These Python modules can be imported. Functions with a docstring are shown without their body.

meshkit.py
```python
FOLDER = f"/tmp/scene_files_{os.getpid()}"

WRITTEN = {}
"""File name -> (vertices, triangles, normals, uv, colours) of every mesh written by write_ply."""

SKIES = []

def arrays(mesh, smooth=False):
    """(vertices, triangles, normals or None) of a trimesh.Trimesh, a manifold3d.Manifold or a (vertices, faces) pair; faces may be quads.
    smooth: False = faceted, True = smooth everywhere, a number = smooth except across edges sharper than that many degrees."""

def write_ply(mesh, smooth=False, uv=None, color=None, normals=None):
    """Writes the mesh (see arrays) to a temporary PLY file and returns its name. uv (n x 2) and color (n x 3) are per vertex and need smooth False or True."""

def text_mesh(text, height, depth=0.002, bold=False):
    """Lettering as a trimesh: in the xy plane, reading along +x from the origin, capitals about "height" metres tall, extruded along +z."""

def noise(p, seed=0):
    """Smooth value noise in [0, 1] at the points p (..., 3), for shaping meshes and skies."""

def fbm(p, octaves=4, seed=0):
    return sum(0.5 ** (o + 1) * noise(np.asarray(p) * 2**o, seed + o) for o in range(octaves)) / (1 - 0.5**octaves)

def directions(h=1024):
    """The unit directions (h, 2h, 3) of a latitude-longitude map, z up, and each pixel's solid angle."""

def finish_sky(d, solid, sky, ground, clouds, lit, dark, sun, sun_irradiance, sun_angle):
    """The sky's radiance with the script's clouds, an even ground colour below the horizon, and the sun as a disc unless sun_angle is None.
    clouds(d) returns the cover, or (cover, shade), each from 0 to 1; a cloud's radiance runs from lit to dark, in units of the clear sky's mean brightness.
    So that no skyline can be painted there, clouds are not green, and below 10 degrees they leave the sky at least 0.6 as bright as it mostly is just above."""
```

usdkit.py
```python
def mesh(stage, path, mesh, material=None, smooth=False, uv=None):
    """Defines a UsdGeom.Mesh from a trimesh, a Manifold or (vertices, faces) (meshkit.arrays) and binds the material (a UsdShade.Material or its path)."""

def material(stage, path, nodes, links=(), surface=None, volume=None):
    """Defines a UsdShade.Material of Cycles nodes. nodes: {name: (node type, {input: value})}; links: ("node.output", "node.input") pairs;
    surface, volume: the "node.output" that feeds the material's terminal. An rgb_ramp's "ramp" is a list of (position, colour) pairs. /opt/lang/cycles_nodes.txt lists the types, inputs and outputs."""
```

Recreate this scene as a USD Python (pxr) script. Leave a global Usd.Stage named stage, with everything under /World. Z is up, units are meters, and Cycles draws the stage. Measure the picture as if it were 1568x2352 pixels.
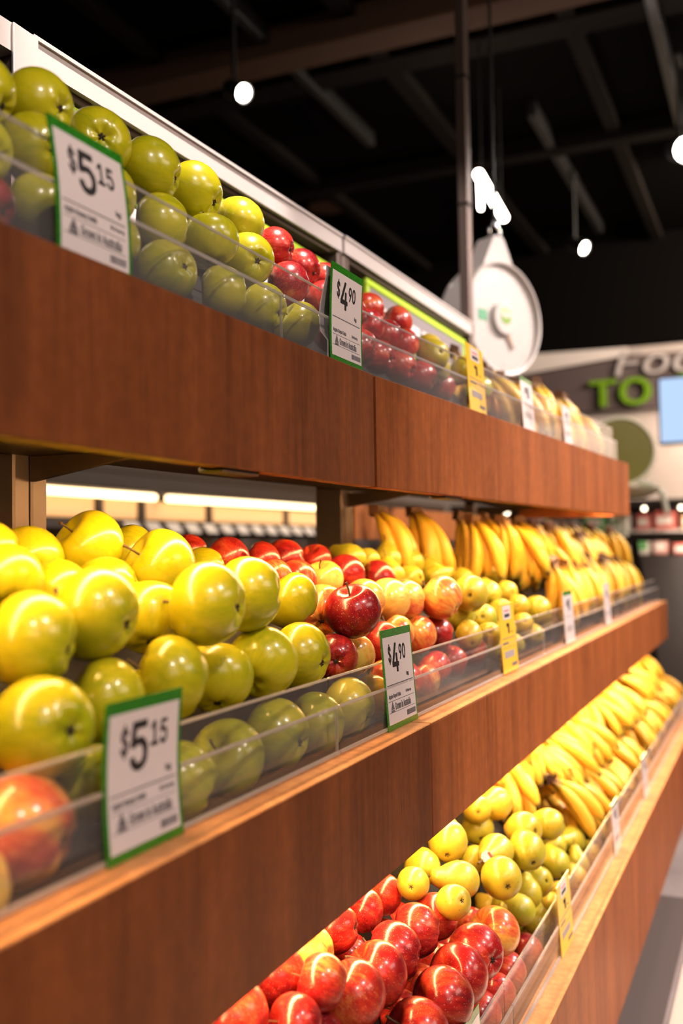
import math, numpy as np, trimesh, manifold3d, meshkit, usdkit
from pxr import Usd, UsdGeom, UsdLux, UsdShade, Gf, Sdf, Vt

stage = Usd.Stage.CreateInMemory()
UsdGeom.SetStageUpAxis(stage, UsdGeom.Tokens.z)
UsdGeom.SetStageMetersPerUnit(stage, 1.0)
UsdGeom.Xform.Define(stage, '/World')
UsdGeom.Scope.Define(stage, '/World/Looks')

# ------------------------------------------------------------------ camera (x runs along the shelves, y into them, z up)
CAM = UsdGeom.Camera.Define(stage, '/World/camera')
RIGHT, UP, FWD = np.array([0.40254038, -0.91526764, -0.01569653]), np.array([-0.02760963, -0.02927865, 0.99918991]), np.array([0.91498576, 0.40178091, 0.03705604])
EYE = np.array([0, 0, 1.19])
mm = np.eye(4); mm[0, :3], mm[1, :3], mm[2, :3], mm[3, :3] = RIGHT, UP, -FWD, EYE
CAM.AddTransformOp().Set(Gf.Matrix4d(*mm.ravel().tolist()))
CAM.CreateFocalLengthAttr(35.0); CAM.CreateHorizontalApertureAttr(24.0); CAM.CreateVerticalApertureAttr(36.0)
CAM.CreateFStopAttr(2.5); CAM.CreateFocusDistanceAttr(1.45)
CAM.CreateClippingRangeAttr(Gf.Vec2f(0.03, 200.0))
CAM.CreateExposureAttr(0.0)

# ------------------------------------------------------------------ light levels
LED_COLOR, LED_POWER = (1.0, 0.57, 0.22), 106.0        # warm tubes under the shelves
SPOT_COLOR, SPOT_POWER = (1.0, 0.85, 0.77), 1.0       # ceiling spotlights over the aisle (relative)
FILL_POWER = 1.0

def spot_light(path, pos, target, power, angle, color=SPOT_COLOR, radius=0.05):
    l = UsdLux.SphereLight.Define(stage, path)
    l.CreateRadiusAttr(radius); l.CreateNormalizeAttr(True); l.CreateIntensityAttr(power); l.CreateColorAttr(Gf.Vec3f(*color))
    s = UsdLux.ShapingAPI.Apply(l.GetPrim()); s.CreateShapingConeAngleAttr(angle); s.CreateShapingConeSoftnessAttr(0.4)
    d = np.array(target, float) - np.array(pos, float); d /= np.linalg.norm(d)
    up = np.array([0, 0, 1.0]) if abs(d[2]) < .95 else np.array([1.0, 0, 0])
    r = np.cross(d, up); r /= np.linalg.norm(r); u = np.cross(r, d)
    m = np.eye(4); m[0, :3], m[1, :3], m[2, :3], m[3, :3] = r, u, -d, pos
    l.AddTransformOp().Set(Gf.Matrix4d(*m.ravel().tolist()))
    return l

def area_light(path, pos, size, power, color, target):
    l = UsdLux.RectLight.Define(stage, path)
    l.CreateWidthAttr(size[0]); l.CreateHeightAttr(size[1]); l.CreateNormalizeAttr(True); l.CreateIntensityAttr(power); l.CreateColorAttr(Gf.Vec3f(*color))
    d = np.array(target, float) - np.array(pos, float); d /= np.linalg.norm(d)
    up = np.array([0, 0, 1.0]) if abs(d[2]) < .95 else np.array([1.0, 0, 0])
    r = np.cross(d, up); r /= np.linalg.norm(r); u = np.cross(r, d)
    m = np.eye(4); m[0, :3], m[1, :3], m[2, :3], m[3, :3] = r, u, -d, pos
    l.AddTransformOp().Set(Gf.Matrix4d(*m.ravel().tolist()))

# ceiling spotlights, most behind the photographer, some added to brighten scale and dial
SPOTS = [  # position, aimed at, relative power, cone
    ((-0.9, -1.7, 3.7), (1.2, 0.7, 1.5), 62, 26),
    ((1.0, -2.1, 3.7), (1.7, 0.7, 1.3), 66, 26),
    ((3.2, -2.0, 3.7), (3.0, 0.5, 1.2), 230, 24),
    ((5.0, -1.5, 3.7), (3.8, 0.5, 1.1), 280, 26),
    ((1.7, 2.8, 3.7), (3.6, 0.95, 2.05), 70, 7),  # added spot out of view, brightens the shell of the scale
    ((4.2, -1.4, 3.7), (5.5, 0.75, 1.62), 75, 9),  # added spot out of view, brightens the round dial
    ((1.3, 0.15, 3.7), (1.45, 1.0, 1.93), 240, 14),
]
for i, (p, t, w, a) in enumerate(SPOTS):
    spot_light('/World/ceiling_spot_light' + ('_%03d' % i if i else ''), p, t, w * SPOT_POWER, a)
# soft fill lights added out of view for the aisle and far wall
area_light('/World/ceiling_panel_light', (-2.5, -4.0, 4.0), (3, 3), 26 * FILL_POWER, (1.0, 0.84, 0.72), (0.5, 0, 1.0))
area_light('/World/ceiling_panel_light_001', (2.4, -5.0, 4.0), (3, 2), 42 * FILL_POWER, (1.0, 0.80, 0.64), (3.5, 0.3, 1.0))
area_light('/World/ceiling_panel_light_002', (8.2, -1.6, 3.9), (2, 1), 140 * FILL_POWER, (1.0, 0.82, 0.66), (10, 1.0, 2.2))

area_light('/World/chiller_strip_light', (8.57, 0.6, 1.49), (0.05, 3.6), 11.0, (1.0, 0.80, 0.62), (8.9, 0.6, 1.15))  # added light, brightens the packages in the chiller

# ------------------------------------------------------------------ materials
MATS = {}
def mat(name, nodes, links=(), surface=None):
    MATS[name] = usdkit.material(stage, '/World/Looks/' + name, nodes, links, surface)
    return MATS[name]
def plain(name, color, rough=0.5, metal=0.0, **kw):
    return mat(name, {'p': ('principled_bsdf', dict(base_color=color, roughness=rough, metallic=metal, **kw))}, (), 'p.BSDF')
def glow(name, color, strength):
    return mat(name, {'e': ('emission', dict(color=color, strength=strength))}, (), 'e.emission')

plain('black_plastic', (0.012, 0.011, 0.010), 0.45)
plain('tray_black', (0.006, 0.005, 0.004), 0.7, specular_ior_level=0.15)
plain('deck_brown', (0.05, 0.028, 0.016), 0.5)
plain('ceiling_black', (0.0022, 0.0016, 0.0012), 0.9, specular_ior_level=0.05)
plain('beam_brown', (0.095, 0.056, 0.038), 0.8, specular_ior_level=0.1)
plain('duct_dark', (0.009, 0.0065, 0.005), 0.8, specular_ior_level=0.1)
plain('rail_metal', (0.62, 0.55, 0.53), 0.38, 0.25)
plain('post_metal', (0.17, 0.125, 0.11), 0.40, 0.5)
plain('seam_black', (0.006, 0.004, 0.003), 0.8)
plain('chrome', (0.8, 0.8, 0.8), 0.08, 1.0)
plain('scale_white', (0.50, 0.46, 0.445), 0.25, coat_weight=0.4)
plain('scale_face', (0.42, 0.385, 0.37), 0.35)
plain('ink_black', (0.012, 0.010, 0.012), 0.5)
plain('ink_grey', (0.12, 0.11, 0.12), 0.5)
plain('ink_mid', (0.30, 0.26, 0.25), 0.5)
plain('ink_red', (0.55, 0.05, 0.03), 0.5)
plain('ticket_white', (0.70, 0.61, 0.60), 0.30, coat_weight=0.5)
plain('ticket_lower', (0.60, 0.52, 0.53), 0.30, coat_weight=0.5)
plain('ticket_yellow', (0.85, 0.50, 0.035), 0.30, coat_weight=0.4)
plain('lime', (0.42, 0.62, 0.02), 0.5)
plain('sign_grey', (0.20, 0.17, 0.18), 0.5)
plain('sign_print', (0.62, 0.58, 0.58), 0.5)
plain('letter_card', (0.85, 0.80, 0.82), 0.5)
plain('letter_white', (0.42, 0.37, 0.355), 0.5)
plain('letter_green', (0.13, 0.26, 0.004), 0.45)
plain('disc_olive', (0.22, 0.20, 0.035), 0.5)
plain('disc_cream', (0.80, 0.78, 0.60), 0.4)
plain('patch_green', (0.03, 0.22, 0.10), 0.5)
plain('pointer_tan', (0.35, 0.22, 0.15), 0.5)
plain('counter_dark', (0.020, 0.014, 0.013), 0.5)
plain('pipe_cream', (0.75, 0.75, 0.62), 0.3)
plain('leaf_green', (0.16, 0.24, 0.07), 0.5)
plain('orange_skin', (0.85, 0.28, 0.01), 0.45)
plain('stem_brown', (0.10, 0.055, 0.020), 0.7)
plain('pear_stem', (0.12, 0.065, 0.02), 0.7)
plain('calyx_brown', (0.045, 0.028, 0.014), 0.9)
plain('banana_stalk', (0.10, 0.038, 0.012), 0.7)
plain('sticker_white', (0.75, 0.72, 0.68), 0.5)
plain('sticker_red', (0.65, 0.05, 0.02), 0.5)
plain('tape_orange', (0.85, 0.22, 0.015), 0.45)
plain('band_grey', (0.075, 0.055, 0.050), 0.55)
plain('tile_cream', (0.55, 0.47, 0.40), 0.5)
for i, c in enumerate([(0.62, 0.30, 0.26), (0.55, 0.12, 0.10), (0.12, 0.38, 0.12), (0.70, 0.62, 0.56), (0.70, 0.42, 0.20), (0.08, 0.07, 0.08), (0.25, 0.18, 0.16)]):
    plain('package_%03d' % i, c, 0.4)
glow('led_tube', LED_COLOR, LED_POWER)
glow('far_tube', (1.0, 0.72, 0.38), 5.0)
glow('lamp_white', (1.0, 0.86, 0.74), 22.0)
glow('lamp_flare', (1.0, 0.88, 0.80), 160.0)
glow('screen_blue', (0.52, 0.70, 1.0), 1.05)
glow('small_lamp', (1.0, 0.84, 0.62), 9.0)
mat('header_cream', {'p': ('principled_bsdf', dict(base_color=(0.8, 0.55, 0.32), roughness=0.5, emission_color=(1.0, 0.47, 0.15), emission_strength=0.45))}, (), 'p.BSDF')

def ticket_green():
    return mat('ticket_green', {'tc': ('texture_coordinate', {}), 'n': ('noise_texture', dict(scale=420.0, detail=1.0)), 'r': ('rgb_ramp', {'ramp': [(0.4, (0.012, 0.13, 0.006)), (0.62, (0.03, 0.24, 0.012))]}),
        'p': ('principled_bsdf', dict(roughness=0.3, coat_weight=0.5))}, [('tc.object', 'n.vector'), ('n.fac', 'r.fac'), ('r.color', 'p.base_color')], 'p.BSDF')
ticket_green()

def wood(name, dark, light, rough=0.5):
    # ply faced boards: grain runs up and down, with fine dark checks and soft scuffs
    n = {'g': ('geometry', {}),
         'm1': ('mapping', dict(scale=(90.0, 90.0, 4.0))), 'n1': ('noise_texture', dict(scale=1.0, detail=4.0, roughness=0.6)),
         'm2': ('mapping', dict(scale=(14.0, 14.0, 2.2))), 'n2': ('noise_texture', dict(scale=1.0, detail=3.0, distortion=0.4)),
         'm3': ('mapping', dict(scale=(170.0, 170.0, 5.0))), 'n3': ('noise_texture', dict(scale=1.0, detail=3.0)),
         'm4': ('mapping', dict(scale=(60.0, 60.0, 60.0))), 'n4': ('noise_texture', dict(scale=1.0, detail=5.0)),
         'mx': ('mix_float', dict(fac=0.62)), 'r': ('rgb_ramp', {'ramp': [(0.34, dark), (0.66, light)]}),
         'c': ('rgb_ramp', {'ramp': [(0.25, (0.25, 0.22, 0.20)), (0.33, (1, 1, 1))]}),
         'mul': ('mix_color', dict(blend_type='multiply', fac=0.85)),
         's': ('rgb_ramp', {'ramp': [(0.40, (0.94, 0.92, 0.92)), (0.68, (1.12, 1.12, 1.12))]}), 'mul2': ('mix_color', dict(blend_type='multiply', fac=1.0, use_clamp_result=False)),
         'b': ('bump', dict(strength=0.35, distance=0.0015)), 'p': ('principled_bsdf', dict(roughness=rough, specular_ior_level=0.18))}
    l = [('g.position', 'm1.vector'), ('m1.vector', 'n1.vector'), ('g.position', 'm2.vector'), ('m2.vector', 'n2.vector'), ('g.position', 'm3.vector'), ('m3.vector', 'n3.vector'),
         ('g.position', 'm4.vector'), ('m4.vector', 'n4.vector'), ('n1.fac', 'mx.a'), ('n2.fac', 'mx.b'), ('mx.result', 'r.fac'), ('n3.fac', 'c.fac'), ('r.color', 'mul.a'), ('c.color', 'mul.b'),
         ('n4.fac', 's.fac'), ('mul.result', 'mul2.a'), ('s.color', 'mul2.b'), ('mul2.result', 'p.base_color'), ('n1.fac', 'b.height'), ('b.normal', 'p.normal')]
    return mat(name, n, l, 'p.BSDF')
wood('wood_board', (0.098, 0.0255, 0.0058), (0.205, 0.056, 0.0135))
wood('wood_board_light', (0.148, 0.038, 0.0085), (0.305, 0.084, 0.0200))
wood('wood_edge_lit', (0.46, 0.19, 0.065), (0.66, 0.31, 0.12), 0.5)  # same wood, lightened: glow of the tubes put into the colour
wood('wood_back', (0.20, 0.060, 0.014), (0.30, 0.10, 0.026), 0.5)

def acrylic():
    # clear sheet with faint scratches: see-through, mirrored towards grazing angles, a little milky
    mat('acrylic_sheet', {'g': ('geometry', {}), 'm': ('mapping', dict(scale=(9.0, 9.0, 160.0))), 'n': ('noise_texture', dict(scale=1.0, detail=4.0)), 'r': ('map_range', dict(to_min=0.03, to_max=0.16)),
        'f': ('fresnel', dict(IOR=1.45)), 't': ('transparent_bsdf', dict(color=(0.985, 0.982, 0.98))), 'gl': ('glossy_bsdf', dict(color=(1, 1, 1))), 'd': ('diffuse_bsdf', dict(color=(0.8, 0.76, 0.78))),
        'x1': ('mix_closure', dict(fac=0.026)), 'x2': ('mix_closure', {}), 'nb': ('math', dict(math_type='subtract', value1=1.0)), 'fm': ('math', dict(math_type='multiply'))},
        [('g.backfacing', 'nb.value2'), ('nb.value', 'fm.value1'), ('f.fac', 'fm.value2'), ('fm.value', 'x2.fac'), ('g.position', 'm.vector'), ('m.vector', 'n.vector'), ('n.fac', 'r.value'), ('r.result', 'gl.roughness'), ('t.BSDF', 'x1.closure1'), ('d.BSDF', 'x1.closure2'), ('x1.closure', 'x2.closure1'), ('gl.BSDF', 'x2.closure2')], 'x2.closure')
    mat('acrylic_edge', {'f': ('fresnel', dict(IOR=1.5)), 't': ('transparent_bsdf', dict(color=(0.85, 0.83, 0.82))), 'gl': ('glossy_bsdf', dict(color=(1, 1, 1), roughness=0.12)), 'd': ('diffuse_bsdf', dict(color=(0.85, 0.80, 0.78))), 'tr': ('translucent_bsdf', dict(color=(0.85, 0.8, 0.78))),
        'x0': ('mix_closure', dict(fac=0.5)), 'x1': ('mix_closure', dict(fac=0.42)), 'x2': ('mix_closure', dict(fac=0.2))},
        [('d.BSDF', 'x0.closure1'), ('tr.BSDF', 'x0.closure2'), ('t.BSDF', 'x1.closure1'), ('x0.closure', 'x1.closure2'), ('x1.closure', 'x2.closure1'), ('gl.BSDF', 'x2.closure2')], 'x2.closure')
acrylic()

def apple_skin(name, ground, blush, dark, amount, rough=0.22, dots=0.5):
    # streaks run from stem to eye: noise sampled on the direction round the core
    n = {'tc': ('texture_coordinate', {}), 'oi': ('object_info', {}), 'sx': ('separate_xyz', {}),
         'xx': ('math', dict(math_type='multiply')), 'yy': ('math', dict(math_type='multiply')), 'ss': ('math', dict(math_type='add')), 'sq': ('math', dict(math_type='sqrt')), 'ad': ('math', dict(math_type='add', value2=0.004)),
         'cx': ('math', dict(math_type='divide')), 'cy': ('math', dict(math_type='divide')), 'cz': ('math', dict(math_type='multiply', value2=9.0)), 'rz': ('math', dict(math_type='multiply_add', value2=60.0)),
         'cv': ('combine_xyz', {}), 'n1': ('noise_texture', dict(scale=7.0, detail=4.0, roughness=0.65)), 'n0': ('noise_texture', dict(scale=1.1, detail=1.0)),
         'vo': ('mapping', dict(scale=(1, 1, 1))), 'ax': ('combine_xyz', {}), 'va': ('mapping', {}),
         'mixn': ('mix_float', dict(fac=0.55)), 'r': ('rgb_ramp', {'ramp': [(amount - 0.11, ground), (amount - 0.03, tuple(0.45 * a + 0.55 * b for a, b in zip(ground, blush))), (amount + 0.02, blush), (amount + 0.14, dark)]}),
         'v': ('voronoi_texture', dict(scale=330.0)), 'vr': ('rgb_ramp', {'ramp': [(0.10, (dots, dots, dots)), (0.20, (0, 0, 0))]}), 'mxd': ('mix_color', dict(b=(0.85, 0.62, 0.40))),
         'hs': ('hsv', dict(saturation=1.0)), 'hv': ('math', dict(math_type='multiply_add', value2=0.24, value3=0.88)),
         'p': ('principled_bsdf', dict(roughness=rough, ior=1.45, specular_ior_level=0.5, coat_weight=0.35, coat_roughness=0.12, subsurface_weight=0.0))}
    l = [('tc.object', 'sx.vector'), ('sx.x', 'xx.value1'), ('sx.x', 'xx.value2'), ('sx.y', 'yy.value1'), ('sx.y', 'yy.value2'), ('xx.value', 'ss.value1'), ('yy.value', 'ss.value2'), ('ss.value', 'sq.value1'), ('sq.value', 'ad.value1'),
         ('sx.x', 'cx.value1'), ('ad.value', 'cx.value2'), ('sx.y', 'cy.value1'), ('ad.value', 'cy.value2'), ('sx.z', 'cz.value1'), ('oi.random', 'rz.value1'), ('cz.value', 'rz.value3'),
         ('cx.value', 'cv.x'), ('cy.value', 'cv.y'), ('rz.value', 'cv.z'), ('cv.vector', 'n1.vector'), ('cv.vector', 'n0.vector'), ('n1.fac', 'mixn.a'), ('n0.fac', 'mixn.b'), ('mixn.result', 'r.fac'),
         ('tc.object', 'v.vector'), ('v.distance', 'vr.fac'), ('vr.color', 'mxd.fac'), ('r.color', 'mxd.a'), ('mxd.result', 'hs.color'), ('oi.random', 'hv.value1'), ('hv.value', 'hs.value'), ('hs.color', 'p.base_color')]
    for k in ('vo', 'ax', 'va'):
        n.pop(k)
    return mat(name, n, l, 'p.BSDF')
apple_skin('skin_green', (0.50, 0.43, 0.009), (0.43, 0.395, 0.007), (0.32, 0.33, 0.006), 0.5, 0.27, 0.12)
apple_skin('skin_yellow_green', (0.60, 0.46, 0.03), (0.52, 0.44, 0.02), (0.40, 0.40, 0.012), 0.5, 0.22, 0.1)
apple_skin('skin_red', (0.72, 0.20, 0.05), (0.52, 0.036, 0.018), (0.32, 0.010, 0.012), 0.42, 0.28, 0.45)
apple_skin('skin_dark', (0.52, 0.08, 0.03), (0.38, 0.016, 0.014), (0.19, 0.006, 0.010), 0.45, 0.27, 0.5)
apple_skin('skin_orange', (0.80, 0.40, 0.07), (0.66, 0.13, 0.035), (0.46, 0.030, 0.022), 0.51, 0.24, 0.3)
apple_skin('skin_blush', (0.82, 0.52, 0.10), (0.78, 0.33, 0.06), (0.62, 0.10, 0.04), 0.58, 0.24, 0.25)

def pear_skin():
    mat('skin_pear', {'tc': ('texture_coordinate', {}), 'oi': ('object_info', {}), 'cv': ('combine_xyz', {}), 'rm': ('math', dict(math_type='multiply', value2=40.0)), 'va': ('mix_vector', dict(fac=0.5)), 'sc': ('mapping', dict(scale=(2, 2, 2))),
        'n': ('noise_texture', dict(scale=16.0, detail=2.0)), 'mr': ('math', dict(math_type='multiply_add', value2=0.5)), 'hf': ('math', dict(math_type='multiply_add', value2=0.7, value3=-0.08)),
        'r': ('rgb_ramp', {'ramp': [(0.15, (0.26, 0.28, 0.016)), (0.45, (0.44, 0.37, 0.026)), (0.75, (0.56, 0.39, 0.034)), (1.0, (0.57, 0.31, 0.026))]}),
        'n2': ('noise_texture', dict(scale=260.0, detail=2.0)), 'r2': ('rgb_ramp', {'ramp': [(0.27, (0.45, 0.30, 0.15)), (0.36, (1, 1, 1))]}), 'n3': ('noise_texture', dict(scale=32.0, detail=3.0)), 'r3': ('rgb_ramp', {'ramp': [(0.24, (0.35, 0.22, 0.1)), (0.31, (1, 1, 1))]}),
        'm1': ('mix_color', dict(blend_type='multiply', fac=0.8)), 'm2': ('mix_color', dict(blend_type='multiply', fac=0.6)), 'p': ('principled_bsdf', dict(roughness=0.33, specular_ior_level=0.45, coat_weight=0.1))},
        [('tc.object', 'sc.vector'), ('oi.random', 'rm.value1'), ('rm.value', 'cv.x'), ('sc.vector', 'va.a'), ('cv.vector', 'va.b'), ('va.result', 'n.vector'), ('n.fac', 'hf.value1'), ('oi.random', 'mr.value1'), ('hf.value', 'mr.value3'), ('mr.value', 'r.fac'),
         ('va.result', 'n2.vector'), ('n2.fac', 'r2.fac'), ('va.result', 'n3.vector'), ('n3.fac', 'r3.fac'), ('r.color', 'm1.a'), ('r2.color', 'm1.b'), ('m1.result', 'm2.a'), ('r3.color', 'm2.b'), ('m2.result', 'p.base_color')], 'p.BSDF')
pear_skin()
def banana_skin():
    mat('skin_banana', {'a': ('attribute', dict(attribute='along')), 'oi': ('object_info', {}), 'r': ('rgb_ramp', {'ramp': [(0.0, (0.10, 0.045, 0.012)), (0.07, (0.26, 0.13, 0.02)), (0.17, (0.60, 0.38, 0.02)), (0.3, (0.82, 0.47, 0.048)), (0.84, (0.80, 0.45, 0.042)), (0.93, (0.50, 0.36, 0.03)), (0.975, (0.10, 0.06, 0.02)), (1.0, (0.03, 0.018, 0.008))]}),
        'tc': ('texture_coordinate', {}), 'n': ('noise_texture', dict(scale=90.0, detail=3.0)), 'r2': ('rgb_ramp', {'ramp': [(0.27, (0.5, 0.33, 0.2)), (0.36, (1, 1, 1))]}), 'm': ('mix_color', dict(blend_type='multiply', fac=0.7)),
        'hs': ('hsv', {}), 'hv': ('math', dict(math_type='multiply_add', value2=0.25, value3=0.86)), 'p': ('principled_bsdf', dict(roughness=0.42, specular_ior_level=0.4))},
        [('a.fac', 'r.fac'), ('tc.object', 'n.vector'), ('n.fac', 'r2.fac'), ('r.color', 'm.a'), ('r2.color', 'm.b'), ('m.result', 'hs.color'), ('oi.random', 'hv.value1'), ('hv.value', 'hs.value'), ('hs.color', 'p.base_color')], 'p.BSDF')
banana_skin()
mat('floor_concrete', {'g': ('geometry', {}), 'n': ('noise_texture', dict(scale=3.0, detail=6.0)), 'n2': ('noise_texture', dict(scale=60.0, detail=3.0)), 'mx': ('mix_float', dict(fac=0.35)), 'r': ('rgb_ramp', {'ramp': [(0.35, (0.20, 0.165, 0.16)), (0.65, (0.29, 0.245, 0.235))]}), 'p': ('principled_bsdf', dict(roughness=0.35))},
    [('g.position', 'n.vector'), ('g.position', 'n2.vector'), ('n.fac', 'mx.a'), ('n2.fac', 'mx.b'), ('mx.result', 'r.fac'), ('r.color', 'p.base_color')], 'p.BSDF')
mat('wall_plaster', {'g': ('geometry', {}), 'n': ('noise_texture', dict(scale=2.0, detail=3.0)), 'r': ('rgb_ramp', {'ramp': [(0.3, (0.40, 0.33, 0.29)), (0.7, (0.46, 0.38, 0.34))]}), 'p': ('principled_bsdf', dict(roughness=0.7))}, [('g.position', 'n.vector'), ('n.fac', 'r.fac'), ('r.color', 'p.base_color')], 'p.BSDF')
plain('wall_brown', (0.10, 0.065, 0.050), 0.7)
plain('wall_mauve', (0.085, 0.058, 0.056), 0.6)
plain('wall_dark', (0.05, 0.04, 0.036), 0.7)
plain('soffit_white', (0.66, 0.58, 0.54), 0.5)

# ------------------------------------------------------------------ helpers
USED = {}
def numbered(parent, name):
    k = (parent, name); c = USED.get(k, 0); USED[k] = c + 1
    return name if c == 0 else '%s_%03d' % (name, c)
def tag(prim, label=None, category=None, group=None, kind=None):
    p = prim.GetPrim()
    for k, v in (('label', label), ('category', category), ('group', group), ('kind', kind)):
        if v: p.SetCustomDataByKey(k, v)
    return prim
def thing(name, label, category, loc=(0, 0, 0), group=None, kind=None):
    x = UsdGeom.Xform.Define(stage, '/World/' + numbered('/World', name))
    x.AddTranslateOp().Set(Gf.Vec3d(*map(float, loc)))
    return tag(x, label, category, group, kind)
def part(parent, name, mesh, material, smooth=False, label=None):
    pp = str(parent.GetPath())
    m = usdkit.mesh(stage, pp + '/' + numbered(pp, name), mesh, MATS[material], smooth)
    if label: tag(m, label)
    return m
def structure(name, mesh, material, smooth=False, label=None, category=None):
    m = usdkit.mesh(stage, '/World/' + numbered('/World', name), mesh, MATS[material], smooth)
    return tag(m, label, category, None, 'structure')
def cat(*ms):
    return trimesh.util.concatenate([m for m in ms])
def hull(pts):
    return trimesh.convex.convex_hull(np.asarray(pts, float))
def box(x0, x1, y0, y1, z0, z1, b=0.0):
    """a box with chamfered edges"""
    if b <= 0:
        m = trimesh.creation.box([x1 - x0, y1 - y0, z1 - z0]); m.apply_translation([(x0 + x1) / 2, (y0 + y1) / 2, (z0 + z1) / 2]); return m
    b = min(b, (x1 - x0) * .45, (y1 - y0) * .45, (z1 - z0) * .45)
    p = []
    for sx in (0, 1):
        for sy in (0, 1):
            for sz in (0, 1):
                c = [(x0, x1)[sx], (y0, y1)[sy], (z0, z1)[sz]]; s = [(1, -1)[sx] * b, (1, -1)[sy] * b, (1, -1)[sz] * b]
                for k in range(3):
                    q = list(c)
                    for j in range(3):
                        if j != k: q[j] += s[j]
                    p.append(q)
    return hull(p)
def skew_box(a, c, ny, nz, b=0.0):
    """a bar from a to c (points on its near lower edge); ny, nz: its depth in y and height in z"""
    a, c = np.array(a, float), np.array(c, float)
    pts = []
    for e in (a, c):
        for dy in (0, ny):
            for dz in (0, nz): pts.append(e + [0, dy, dz])
    return hull(pts)
def rod(a, c, r, n=12):
    a, c = np.array(a, float), np.array(c, float)
    return trimesh.creation.cylinder(radius=r, segment=[a, c], sections=n)
def tube(pts, radii, n=10, cap=True):
    """swept round tube along points"""
    pts = np.asarray(pts, float); radii = np.broadcast_to(radii, len(pts)); V = []; F = []
    t = np.gradient(pts, axis=0); t /= np.linalg.norm(t, axis=1)[:, None]
    u = np.cross(t[0], [0.3, 0.9, 0.1]); u /= np.linalg.norm(u)
    for i in range(len(pts)):
        u = u - t[i] * (u @ t[i]); u /= np.linalg.norm(u); w = np.cross(t[i], u)
        a = np.arange(n) / n * 2 * np.pi
        V.append(pts[i] + radii[i] * (np.cos(a)[:, None] * u + np.sin(a)[:, None] * w))
    V = np.vstack(V)
    for i in range(len(pts) - 1):
        for k in range(n):
            a0, a1, b0, b1 = i * n + k, i * n + (k + 1) % n, (i + 1) * n + k, (i + 1) * n + (k + 1) % n
            F += [[a0, a1, b1], [a0, b1, b0]]
    if cap:
        c0, c1 = len(V), len(V) + 1; V = np.vstack([V, pts[0], pts[-1]]); e = (len(pts) - 1) * n
        for k in range(n):
            F += [[c0, (k + 1) % n, k], [c1, e + k, e + (k + 1) % n]]
    return trimesh.Trimesh(V, F, process=False)
def lathe(profile, n=32):
    """profile: (radius, height) from bottom to top, round the z axis; ends close on the axis"""
    pr = np.asarray(profile, float); V = []; F = []
    a = np.arange(n) / n * 2 * np.pi
    for r, z in pr: V.append(np.stack([r * np.cos(a), r * np.sin(a), np.full(n, z)], 1))
    V = np.vstack(V); m = len(pr)
    for i in range(m - 1):
        for k in range(n):
            a0, a1, b0, b1 = i * n + k, i * n + (k + 1) % n, (i + 1) * n + k, (i + 1) * n + (k + 1) % n
            F += [[a0, a1, b1], [a0, b1, b0]]
    c0, c1 = len(V), len(V) + 1; V = np.vstack([V, [[0, 0, pr[0, 1]], [0, 0, pr[-1, 1]]]]); e = (m - 1) * n
    for k in range(n):
        F += [[c0, (k + 1) % n, k], [c1, e + k, e + (k + 1) % n]]
    return trimesh.Trimesh(V, F, process=False)
def aim(d):
    """rotation whose z axis points along d"""
    d = np.array(d, float); d /= np.linalg.norm(d); u = np.array([0, 0, 1.0]) if abs(d[2]) < .9 else np.array([1.0, 0, 0])
    x = np.cross(u, d); x /= np.linalg.norm(x); y = np.cross(d, x)
    m = np.eye(4); m[:3, 0], m[:3, 1], m[:3, 2] = x, y, d
    return m
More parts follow.
